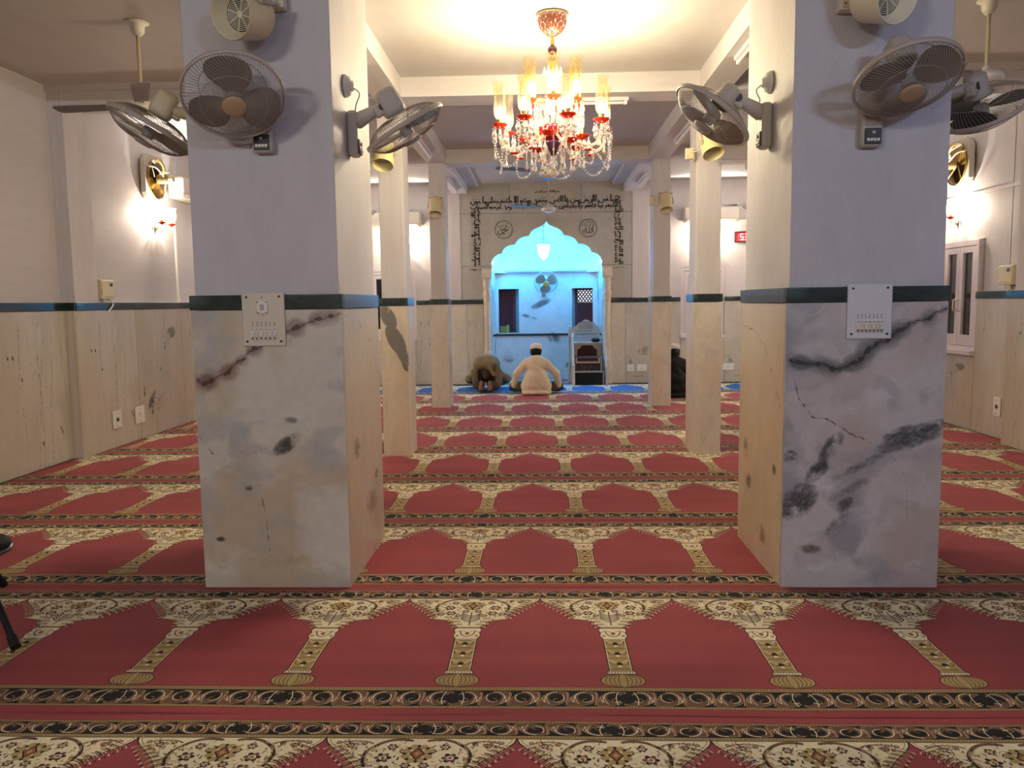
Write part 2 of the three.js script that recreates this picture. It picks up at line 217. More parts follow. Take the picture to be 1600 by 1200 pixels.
  line([[0, 0.82], [0, 0.98]], br, 0.006);
  for (let a = 0; a < 8; a++) dot(Math.cos(a * 0.785 + 0.39) * 0.04, 1.06 + Math.sin(a * 0.785 + 0.39) * 0.042, 0.017, 0.014, gold, -a * 0.785); for (let a = 0; a < 8; a++) dot(Math.cos(a * 0.785) * 0.044, 1.06 + Math.sin(a * 0.785) * 0.046, 0.008, 0.006, dk, -a * 0.785);
  poly([[0, 1.025], [0.024, 1.06], [0, 1.095], [-0.024, 1.06]], pal.rust, dk, 0.005); poly([[0, 1.045], [0.011, 1.06], [0, 1.075], [-0.011, 1.06]], gold);
  // capital, shaft and bulb of the column
  poly([[-0.05, 0.65], [0.05, 0.65], [0.05, 0.67], [0.062, 0.7], [0.056, 0.735], [0.064, 0.76], [0.056, 0.79], [-0.056, 0.79], [-0.064, 0.76], [-0.056, 0.735], [-0.062, 0.7], [-0.05, 0.67]], cream, dk, 0.004);
  for (const s of [-1, 1]) { curve(0, 0.69, s * 0.03, 0.7, s * 0.034, 0.75, br, 0.006); curve(s * 0.01, 0.74, s * 0.03, 0.77, s * 0.05, 0.74, gold, 0.005); dot(s * 0.044, 0.7, 0.008, 0.012, gold); } dot(0, 0.725, 0.01, 0.016, pal.rust); line([[-0.056, 0.785], [0.056, 0.785]], br, 0.006); line([[-0.052, 0.66], [0.052, 0.66]], br, 0.006);
  poly([[-0.048, 0.35], [0.048, 0.35], [0.05, 0.65], [-0.05, 0.65]], gold, dk, 0.004); line([[-0.044, 0.35], [-0.044, 0.65]], cream, 0.003); line([[0.044, 0.35], [0.044, 0.65]], cream, 0.003);
  for (let k = 0; k < 3; k++) { const v = 0.41 + k * 0.098; for (const s of [-1, 1]) { curve(s * 0.012, v, s * 0.04, v - 0.01, s * 0.038, v + 0.03, br, 0.005); curve(s * 0.01, v + 0.02, s * 0.03, v + 0.03, s * 0.036, v + 0.045, cream, 0.004); } dot(0, v + 0.008, 0.012, 0.017, dk); dot(0, v - 0.012, 0.008, 0.01, cream); line([[-0.044, v - 0.04], [0.044, v - 0.04]], br, 0.004); line([[-0.03, v - 0.03], [0.03, v - 0.03]], dk, 0.003); }
  poly([[-0.06, 0.328], [0.06, 0.328], [0.056, 0.352], [-0.056, 0.352]], cream, dk, 0.004); for (let x = -0.05; x < 0.055; x += 0.012) dot(x, 0.34, 0.003, 0.006, br);
  g.beginPath(); g.ellipse(X(0), Y(0.27), 0.088 * S, 0.058 * S, 0, 0, 6.3); g.fillStyle = gold; g.fill(); g.strokeStyle = dk; g.lineWidth = 0.004 * S; g.stroke(); for (const k of [0.2, 0.4, 0.6, 0.8]) { g.beginPath(); g.ellipse(X(0), Y(0.27), 0.088 * k * S, 0.056 * S, 0, 0, 6.3); g.strokeStyle = br; g.lineWidth = 0.0045 * S; g.stroke(); }
  // woven grain
  const im = g.getImageData(0, 0, W, H), d = im.data; for (let y = 0; y < H; y++) for (let x = 0; x < W; x++) { const k = 0.93 + 0.14 * hash(x >> 1, y >> 1, 5) + 0.05 * (noise(x / 14, y / 5, 8) - 0.5), o = (y * W + x) * 4; d[o] *= k; d[o + 1] *= k; d[o + 2] *= k; } g.putImageData(im, 0, 0);
  const t = ctex(c); t.wrapS = THREE.RepeatWrapping; t.wrapT = THREE.ClampToEdgeWrapping; return t;
}
function pileTex() { const n = 256, d = new Uint8Array(n * n * 4); for (let i = 0; i < n * n; i++) { const v = 90 + 120 * hash(i % n, (i / n) | 0, 3); d[i * 4] = d[i * 4 + 1] = d[i * 4 + 2] = v; d[i * 4 + 3] = 255; } const t = new THREE.DataTexture(d, n, n); t.magFilter = THREE.LinearFilter; t.wrapS = t.wrapT = THREE.RepeatWrapping; t.repeat.set(2.5, 5); t.needsUpdate = true; return t; }
const pile = pileTex();
const RED = { field: '#a3474b', gold: '#b9a066', cream: '#f6e9c4', dark: '#2a1715', black: '#100d0b', brown: '#735340', pink: '#cf9d86', rust: '#a0613a' };
const BLU = { field: '#1464b0', gold: '#b9b29a', cream: '#e8e4d8', dark: '#22303a', black: '#131c26', brown: '#70706a', pink: '#c9c9c4', rust: '#7a8a98' };
const carpetMat = (t) => phys(0xffffff, 0.92, { map: t, bumpMap: pile, bumpScale: 0.002, vertexColors: true });
const redWeave = carpetMat(carpetCell(RED)), blueWeave = carpetMat(carpetCell(BLU));
function runner(x0, x1, z0, z1, cx, s, label, mat = redWeave, gaps = []) {
  const g = new THREE.Group(); g.name = numbered('prayer_carpet'); scene.add(g); tag(g, label, 'carpet', null);
  const nx = Math.round((x1 - x0) / 0.07), nz = 14, pos = [], uv = [], col = [], idx = [];
  const zo = (x, j) => (j === 0 || j === nz ? 1 : 0.5) * 0.012 * (fbm(x * 1.1 + s * 9, j === nz ? 3 : s, 5, 3) - 0.5) * 2;
  for (let j = 0; j <= nz; j++) for (let i = 0; i <= nx; i++) {
    const x = x0 + (x1 - x0) * i / nx, t = j / nz, z = z0 + 0.003 + (z1 - z0 - 0.006) * t + zo(x, j);
    pos.push(x, 0.002 * noise(x * 3, z * 4, s), -z); uv.push((x - cx) / 0.662 + 0.5, t);
    const k = 0.9 + 0.42 * (fbm(x * 1.6 + 40, z * 3.2, 21, 3) - 0.5) + 0.18 * (noise(x * 0.7, z * 12, 29) - 0.5); col.push(k, k * (1.0), k);
  }
  for (let j = 0; j < nz; j++) for (let i = 0; i < nx; i++) { if (gaps.some((p) => { const xa = x0 + (x1 - x0) * i / nx, xb = x0 + (x1 - x0) * (i + 1) / nx, za = z0 + (z1 - z0) * j / nz, zb = z0 + (z1 - z0) * (j + 1) / nz; return xa > p[0] + 0.01 && xb < p[1] - 0.01 && za > p[2] + 0.015 && zb < p[3] - 0.015; })) continue; const a = j * (nx + 1) + i; idx.push(a, a + 1, a + nx + 2, a, a + nx + 2, a + nx + 1); }
  const n = pos.length / 3; // hem: a vertical edge all round
  const edge = (ids) => { const b = pos.length / 3; for (const q of ids) { pos.push(pos[q * 3], pos[q * 3 + 1] - 0.014, pos[q * 3 + 2]); uv.push(uv[q * 2], uv[q * 2 + 1]); col.push(0.7, 0.7, 0.7); } for (let k = 0; k + 1 < ids.length; k++) idx.push(ids[k], b + k, b + k + 1, ids[k], b + k + 1, ids[k + 1]); };
  edge([...Array(nx + 1).keys()]); edge([...Array(nx + 1).keys()].map((i) => nz * (nx + 1) + nx - i)); 
  const geo = new THREE.BufferGeometry(); geo.setAttribute('position', new THREE.Float32BufferAttribute(pos, 3)); geo.setAttribute('uv', new THREE.Float32BufferAttribute(uv, 2)); geo.setAttribute('color', new THREE.Float32BufferAttribute(col, 3)); geo.setIndex(idx); geo.computeVertexNormals();
  part('weave', geo, mat, g); return g;
}

// ---------------------------------------------------------------- the hall
const XL = -4.68, XR = 4.81, ZB = 14.68, CEIL = 3.62, BEAM = 3.44, DADO = 1.55;
{
  const f = struct('floor'); part('slab', box(9.9, 0.15, 20.4), std(0x6f6a62, 0.9), f, V(0.05, -0.09, 6.1));
  const c = struct('ceiling');
  part('slab', box(9.9, 0.15, 18.6), M.ceiling, c, V(0.05, CEIL + 0.075, 5.4));
  for (const [a, b] of [[-1.57, -1.3], [1.5, 1.77]]) part('beam', box(b - a, 0.18, 18.2), M.plaster, c, V((a + b) / 2, BEAM + 0.09, 5.6));
  for (const [z0, z1] of [[-3.1, -2.7], [-0.4, 0], [4.35, 4.75], [7.78, 8.16], [11.406, 11.79]]) for (const [a, b] of [[-4.75, -1.57], [-1.3, 1.5], [1.77, 4.9]]) part('beam', box(b - a, 0.18, z1 - z0), M.plaster, c, V((a + b) / 2, BEAM + 0.09, (z0 + z1) / 2));  // first cross beam is out of view, placed to carry the unseen tubes
  // shallow soffit strips beside the last bay
  for (const [a, b] of [[-1.3, -1.1], [1.3, 1.5]]) part('soffit', box(b - a, 0.05, ZB - 11.79), M.plaster, c, V((a + b) / 2, CEIL - 0.024, (ZB + 11.79) / 2));
  for (const [x0, x1] of [[-4.72, -1.6], [1.8, 4.85]]) part('cornice', box(x1 - x0, 0.06, 0.04), M.plaster, c, V((x0 + x1) / 2, CEIL - 0.03, 7.76));
}
const panelGeo = {};
function dado(parent, mats, axis, at, from, to, width, off = 0) { // marble panels with open joints, then the green band; axis: the direction the wall runs
  const n = Math.max(1, Math.round((to - from) / width)), w = (to - from) / n, T0 = 0.04;
  for (let i = 0; i < n; i++) {
    const c = from + w * (i + 0.5), m = mats[(i + off) % mats.length], d = at > 0 ? T0 / 2 : -T0 / 2;
    if (axis === 'z') { const p = part('marble_panel', rbox(w - 0.004, 1.47, T0, 0.003, 1), m, parent, V(at + d, 0.735, c), [0, at > 0 ? -Math.PI / 2 : Math.PI / 2, 0]); } else part('marble_panel', rbox(w - 0.004, 1.47, T0, 0.003, 1), m, parent, V(c, 0.735, at + T0 / 2));
    if (axis === 'z') part('green_band', rbox(w - 0.002, DADO - 1.472, T0 + 0.012, 0.003, 1), MM.green, parent, V(at + d * 0.7, 1.511, c), [0, at > 0 ? -Math.PI / 2 : Math.PI / 2, 0]); else part('green_band', rbox(w - 0.002, DADO - 1.472, T0 + 0.012, 0.003, 1), MM.green, parent, V(c, 1.511, at + T0 / 2 - 0.006));
  }
}
{ // left wall: near stretch, pilaster, then the bay with the sconce
  const w = struct('wall_left');
  part('core', box(0.2, CEIL + 0.1, 18.6), M.plaster, w, V(-4.82, CEIL / 2, 5.4));
  dado(w, [MM.wallA, MM.wallB], 'z', XL, -3.5, 7.77, 1.13, 1);
  part('pilaster', box(0.17, CEIL - DADO, 0.42), M.plaster, w, V(-4.655, (CEIL + DADO) / 2, 7.98));
  part('dado_backing', box(0.11, DADO - 0.02, ZB - 7.775), M.plaster, w, V(-4.665, DADO / 2 - 0.01, (ZB + 7.775) / 2));
  part('marble_panel', rbox(0.11, 1.47, 0.02, 0.002, 1), MM.wallB, w, V(-4.63, 0.735, 7.762)); part('green_band', rbox(0.12, 0.078, 0.024, 0.002, 1), MM.green, w, V(-4.625, 1.511, 7.76));
  dado(w, [MM.wallA, MM.wallC, MM.wallB], 'z', -4.57, 7.77, ZB, 1.1);
  const r = struct('wall_right');
  part('core', box(0.2, CEIL + 0.1, 12.0), M.plaster, r, V(4.97, CEIL / 2, 2.6));                      // z -3.4 .. 8.6
  part('core', box(0.2, CEIL + 0.1, 4.6), M.plaster, r, V(4.97, CEIL / 2, 12.55));                    // z 10.25 .. 14.85
  part('core', box(0.2, 0.88, 1.66), M.plaster, r, V(4.97, 0.44, 9.42)); part('core', box(0.2, CEIL + 0.1 - 2.13, 1.66), M.plaster, r, V(4.97, (CEIL + 0.1 + 2.13) / 2, 9.42)); part('core', box(0.2, 1.25, 0.48), M.plaster, r, V(4.97, 1.505, 8.83));
  part('pilaster', box(0.17, CEIL - DADO, 0.42), M.plaster, r, V(4.8, (CEIL + DADO) / 2, 8.0));
  dado(r, [MM.wallB, MM.wallA], 'z', 4.66, -3.5, 8.24, 1.17, 1); part('dado_backing', box(0.22, DADO - 0.02, 11.7), M.plaster, r, V(4.795, DADO / 2 - 0.01, 2.36));
  // panels beyond, leaving the window free
  const P = (z0, z1, y1, m) => part('marble_panel', rbox(z1 - z0 - 0.004, y1, 0.04, 0.003, 1), m, r, V(XR + 0.02, y1 / 2, (z0 + z1) / 2), [0, -Math.PI / 2, 0]);
  P(8.24, 9.1, 1.47, MM.wallB); P(9.1, 10.25, 0.86, MM.wallC); P(10.25, 11.4, 1.47, MM.wallA); P(11.4, 12.5, 1.47, MM.wallB); P(12.5, 13.6, 1.47, MM.wallA); P(13.6, ZB, 1.47, MM.wallC);
  for (const [a, b] of [[8.24, 9.1], [10.25, 12.5], [12.5, ZB]]) part('green_band', rbox(b - a, 0.078, 0.052, 0.003, 1), MM.green, r, V(XR + 0.014, 1.511, (a + b) / 2), [0, -Math.PI / 2, 0]);
  const fr = struct('wall_front'); part('core', box(9.9, CEIL + 0.1, 0.2), M.plaster, fr, V(0.05, CEIL / 2, -3.6)); part('marble_panel', rbox(9.3, 1.47, 0.04), MM.wallA, fr, V(0.05, 0.735, -3.48));
}

// ---------------------------------------------------------------- back wall, arch and niche
const AC0 = 0.114; // centre line of the arch
function extr(shape, depth, mat, parent, name, z, bevel = 0.003) {
  const g = new THREE.ExtrudeGeometry(shape, { depth, bevelEnabled: bevel > 0, bevelThickness: bevel, bevelSize: bevel, bevelOffset: -bevel, bevelSegments: 1, curveSegments: 14 });
  return part(name, g, mat, parent, new THREE.Vector3(0, 0, -z - depth)); // front face at depth z
}
const rect = (x0, y0, x1, y1) => { const s = new THREE.Shape(); s.moveTo(x0, y0); s.lineTo(x1, y0); s.lineTo(x1, y1); s.lineTo(x0, y1); s.closePath(); return s; };
const rectHole = (s, x0, y0, x1, y1) => { const h = new THREE.Path(); h.moveTo(x0, y0); h.lineTo(x0, y1); h.lineTo(x1, y1); h.lineTo(x1, y0); h.closePath(); s.holes.push(h); return s; };
T.grey.repeat.set(0.45, 0.45); T.niche.repeat.set(0.48, 0.48); T.niche.offset.set(0.5, 0);
function archLobes(s, k) { // k = -1 left half going up, +1 right half going up
  const X = (a) => AC0 + k * (AC0 - a);
  s.quadraticCurveTo(X(-0.872), 2.355, X(-0.696), 2.378); s.quadraticCurveTo(X(-0.655), 2.53, X(-0.451), 2.534); s.quadraticCurveTo(X(-0.40), 2.675, X(-0.195), 2.683); s.bezierCurveTo(X(-0.15), 2.86, X(0.07), 2.8, AC0, 2.946);
}
const wb = struct('wall_back');
{
  const L = rectHole(rect(-4.75, 0, -1.44, CEIL + 0.1), -3.14, 0.85, -2.28, 2.08), R = rectHole(rect(1.655, 0, 4.9, CEIL + 0.1), 2.53, 0.85, 3.31, 2.08);
  extr(L, 0.22, M.plaster, wb, 'core', ZB + 0.03, 0); extr(R, 0.22, M.plaster, wb, 'core', ZB + 0.03, 0);
  for (const [a, b] of [[-1.74, -1.44], [1.655, 1.95]]) part('pilaster', box(b - a, CEIL - DADO, 0.12), M.plaster, wb, V((a + b) / 2, (CEIL + DADO) / 2, ZB + 0.045));
  const P = (x0, x1, m, y0 = 0, y1 = 1.47) => part('marble_panel', rbox(x1 - x0 - 0.004, y1 - y0 - 0.003, 0.04, 0.003, 1), m, wb, V((x0 + x1) / 2, (y0 + y1) / 2, ZB + 0.02));
  const B = (x0, x1) => part('green_band', rbox(x1 - x0, 0.078, 0.052, 0.003, 1), MM.green, wb, V((x0 + x1) / 2, 1.511, ZB + 0.014));
  P(-4.57, -3.85, MM.backA); P(-3.85, -3.14, MM.backB); P(-3.14, -2.28, MM.backA, 0, 0.83); P(-2.28, -1.7, MM.backA); P(-1.7, -1.35, MM.plainB); P(-1.35, -1.045, MM.backA); B(-4.57, -3.15); B(-2.27, -1.045);
  P(1.265, 1.53, MM.plainB); P(1.53, 2.05, MM.backB); P(2.05, 2.53, MM.backA); P(2.53, 3.31, MM.plainB, 0, 0.83); P(3.31, 3.95, MM.backB); P(3.95, 4.81, MM.backA); B(1.265, 2.52); B(3.32, 4.81);
  // grey marble face around the arch
  const gl = new THREE.Shape(); gl.moveTo(-1.44, 2.15); gl.lineTo(-0.888, 2.15); archLobes(gl, -1); gl.lineTo(AC0, 3.09); gl.lineTo(-1.44, 3.09); gl.closePath();
  const gr = new THREE.Shape(); gr.moveTo(1.655, 2.15); gr.lineTo(2 * AC0 + 0.888, 2.15); archLobes(gr, 1); gr.lineTo(AC0, 3.09); gr.lineTo(1.655, 3.09); gr.closePath();
  extr(gl, 0.14, MM.grey, wb, 'arch_panel', ZB); extr(gr, 0.14, MM.grey, wb, 'arch_panel', ZB);
  for (const [a, b] of [[-1.44, -0.553], [-0.549, 0.74], [0.744, 1.655]]) extr(rect(a, 3.094, b, CEIL + 0.05), 0.14, MM.grey, wb, 'arch_panel', ZB);
  extr(rect(-1.44, 1.552, -0.9, 2.146), 0.14, MM.grey, wb, 'jamb_panel', ZB); extr(rect(1.125, 1.552, 1.655, 2.146), 0.14, MM.grey, wb, 'jamb_panel', ZB);
  extr(rect(-1.44, 0, -0.9, 1.55), 0.1, MM.backA, wb, 'jamb_panel', ZB + 0.042); extr(rect(1.125, 0, 1.655, 1.55), 0.1, MM.backA, wb, 'jamb_panel', ZB + 0.042);
  for (const s of [-1, 1]) { const x = AC0 + s * 1.2; part('impost', rbox(0.42, 0.05, 0.03, 0.008), MM.grey, wb, V(x, 2.125, ZB - 0.012)); part('impost', rbox(0.3, 0.025, 0.05, 0.008), MM.grey, wb, V(AC0 + s * 1.13, 2.16, ZB - 0.02)); }
  const co = rect(-1.5, 0, 1.72, CEIL + 0.1), h = new THREE.Path(); h.moveTo(AC0 - 1.01, 0.001); h.lineTo(AC0 - 1.01, 2.05); for (let i = 0; i <= 24; i++) { const a = Math.PI - Math.PI * i / 24; h.lineTo(AC0 + 1.04 * Math.cos(a), 2.05 + 1.0 * Math.sin(a)); } h.lineTo(AC0 + 1.01, 0.001); h.closePath(); co.holes.push(h);
  extr(co, 0.16, M.plaster, wb, 'core', ZB + 0.142, 0);
}
{ // the niche itself
  const n = struct('wall_niche');
  const bk = rect(-0.95, 0, 1.18, 2.1); rectHole(bk, -0.815, 0.9, -0.42, 1.75); rectHole(bk, 0.6, 0.9, 1.005, 1.75);
  extr(bk, 0.08, MM.niche, n, 'marble_face', 15.62, 0);
  const slab = (p, q, y0, y1, t, mat, name) => { const d = Math.hypot(q[0] - p[0], q[1] - p[1]), g = part(name, box(d, y1 - y0, t), mat, n, V((p[0] + q[0]) / 2, (y0 + y1) / 2, (p[1] + q[1]) / 2), [0, Math.atan2(q[1] - p[1], q[0] - p[0]), 0]); return g; };
  slab([-0.93, 14.8], [-0.875, 15.66], 0, 2.08, 0.04, MM.niche, 'side_wall'); slab([1.155, 14.8], [1.1, 15.66], 0, 2.08, 0.04, MM.niche, 'side_wall');
  slab([-0.9, 14.98], [-0.85, 15.6], 0.86, 0.9, 0.03, MM.green, 'green_band'); slab([1.13, 14.98], [1.08, 15.6], 0.86, 0.9, 0.03, MM.green, 'green_band');
  part('green_band', rbox(1.96, 0.042, 0.02, 0.004, 1), MM.green, n, V(0.114, 0.865, 15.612)); part('ledge', rbox(2.0, 0.035, 0.05, 0.008), M.plaster, n, V(0.114, 2.06, 15.6));
  const dome = new THREE.SphereGeometry(1, 44, 22, Math.PI, Math.PI, 0, Math.PI / 2); dome.scale(1.045, 1.005, 0.85);
  part('vault', dome, new THREE.MeshStandardMaterial({ color: 0xf0eeee, roughness: 0.7, side: THREE.DoubleSide }), n, V(AC0, 2.055, 14.99));
  part('vault_rim', box(2.3, 0.03, 0.75), M.plaster, n, V(AC0, 2.09, 15.9)); 
  for (const s of [-1, 1]) part('vault_rim', box(0.3, 0.03, 0.8), M.plaster, n, V(AC0 + s * 1.2, 2.08, 15.3));
  // window recesses with skewed reveals
  const RV = std(0xb3aba6, 0.6);
  slab([-0.405, 15.64], [-0.505, 16.0], 0.88, 1.77, 0.03, RV, 'reveal'); slab([-0.83, 15.68], [-0.93, 16.0], 0.88, 1.77, 0.03, RV, 'reveal'); slab([0.585, 15.64], [0.685, 16.0], 0.88, 1.77, 0.03, RV, 'reveal'); slab([1.02, 15.68], [1.12, 16.0], 0.88, 1.77, 0.03, RV, 'reveal');
  for (const x of [-0.66, 0.85]) { part('sill', box(0.62, 0.03, 0.34), RV, n, V(x, 0.885, 15.84)); part('lintel', box(0.62, 0.03, 0.34), RV, n, V(x, 1.765, 15.84)); }
  part('outer_wall', box(3.4, 0.92, 0.12), std(0x2d2724, 0.9), n, V(0.1, 0.45, 16.05)); part('outer_wall', box(3.4, 0.4, 0.12), std(0x2d2724, 0.9), n, V(0.1, 1.97, 16.05)); part('outer_wall', box(1.16, 1.3, 0.1), std(0x2d2724, 0.9), n, V(0.09, 1.3, 16.04));
  const skyScreen = struct('wall_sky_screen'); part('low_sky_screen', box(3.2, 1.62, 0.1), std(0x3a302c, 0.95), skyScreen, V(1.4, 0.66, 16.9)); part('high_sky_screen', box(1.6, 2.6, 0.1), std(0x2a2321, 0.95), skyScreen, V(-0.14, 1.2, 16.5));  // dark slabs outside, placed to block the sky seen through the lattices
}
function lattice(x0, x1, y0, y1, z) {
  const w = struct('window'), W = x1 - x0, H = y1 - y0, bars = [], cx = (x0 + x1) / 2, cy = (y0 + y1) / 2, slope = 1.35, len = Math.hypot(1, slope);
  for (const s of [-1, 1]) for (let c = -H / slope - W; c < W * 2 + H / slope; c += 0.062) { // bars x = c + s*y/slope, clipped to the frame
    let pts = [[0, 0], [1, 1]]; let ya = 0, yb = H; const X = (y) => c + s * y / slope; const yx = (x) => (x - c) * slope * s;
    const lo = Math.min(yx(0), yx(W)), hi = Math.max(yx(0), yx(W)); ya = Math.max(ya, lo); yb = Math.min(yb, hi); if (yb - ya < 0.02) continue;
    const L = (yb - ya) / slope * len, g = box(0.021, L, 0.014); g.rotateZ(-s * Math.atan(1 / slope)); g.translate(X((ya + yb) / 2) - W / 2, (ya + yb) / 2 - H / 2, s * 0.006); bars.push(g);
  }
  part('lattice', merge(bars), M.maroonWood, w, V(cx, cy, z));
  for (const [a, b, u, v] of [[W + 0.06, 0.05, 0, H / 2], [W + 0.06, 0.05, 0, -H / 2], [0.05, H + 0.06, -W / 2, 0], [0.05, H + 0.06, W / 2, 0]]) part('frame', rbox(a, b, 0.04, 0.004, 1), M.maroonWood, w, V(cx + u, cy + v, z));
}
lattice(-0.925, -0.525, 0.92, 1.74, 15.93); lattice(0.7, 1.1, 0.92, 1.74, 15.93);
function casement(axis, a0, a1, y0, y1, at, glassMat, name = 'window') { // two leaves with glass, handles, frame
  const w = struct(name), W = a1 - a0, H = y1 - y0, cy = (y0 + y1) / 2, ca = (a0 + a1) / 2, g = new THREE.Group(); void g;
  const put = (n, geo, mat, u, v, d) => axis === 'x' ? part(n, geo, mat, w, V(ca + u, cy + v, at + d)) : part(n, geo, mat, w, V(at + d, cy + v, ca + u), [0, -Math.PI / 2, 0]);
  put('frame', rbox(W, 0.06, 0.09), M.whiteFrame, 0, H / 2 - 0.03, 0.03); put('frame', rbox(W, 0.06, 0.09), M.whiteFrame, 0, -H / 2 + 0.03, 0.03); put('frame', rbox(0.06, H - 0.12, 0.09), M.whiteFrame, -W / 2 + 0.03, 0, 0.03); put('frame', rbox(0.06, H - 0.12, 0.09), M.whiteFrame, W / 2 - 0.03, 0, 0.03);
  put('sill', rbox(W + 0.02, 0.05, 0.16), M.whiteFrame, 0, -H / 2 - 0.01, 0.0);
  const n = W > 1 ? 3 : 2, lw = (W - 0.12) / n;
  for (let i = 0; i < n; i++) {
    const u = -W / 2 + 0.06 + lw * (i + 0.5), q = 0.07;
    for (const s of [-1, 1]) { put('leaf_stile', rbox(q, H - 0.13, 0.045), M.whiteFrame, u + s * (lw / 2 - q / 2 - 0.002), 0, 0.01); put('leaf_rail', rbox(lw - 2 * q, s < 0 ? 0.12 : q, 0.045), M.whiteFrame, u, s * (H / 2 - 0.065 - (s < 0 ? 0.06 : q / 2)), 0.01); }
    put('pane', box(lw - 2 * q + 0.01, H - 0.3, 0.006), glassMat, u, 0.02, 0.02);
    const hx = i % 2 ? -lw / 2 + 0.035 : lw / 2 - 0.035, s = axis === 'x' ? 0 : 0; void s;
    const hg = tubeGeo([new THREE.Vector3(0, 0.07, 0), new THREE.Vector3(0, 0.06, 0.035), new THREE.Vector3(0, 0, 0.04), new THREE.Vector3(0, -0.06, 0.035), new THREE.Vector3(0, -0.07, 0)], 0.007, 20, 6);
    put('handle', hg, M.creamLight, u + hx, -0.1, -0.012);
  }
  return w;
}
const paleGlass = phys(0xbcc6d6, 0.25, { transmission: 0.1, thickness: 0 });
casement('z', 9.1, 10.25, 0.875, 2.12, XR + 0.02, M.blackGlass); casement('x', 2.53, 3.31, 0.85, 2.08, ZB + 0.05, paleGlass); casement('x', -3.14, -2.28, 0.85, 2.08, ZB + 0.05, M.blackGlass);
for (const [nm, x, w, h] of [['blocking', -2.71, 0.95, 1.35], ['blocking', 2.92, 0.85, 1.35]]) part(nm, box(w, h, 0.06), std(0x2d2926, 0.9), wb, V(x, 1.46, ZB + 0.28));
part('blocking', box(0.06, 1.4, 1.3), std(0x2d2926, 0.9), scene.getObjectByName('wall_right'), V(5.06, 1.5, 9.65));

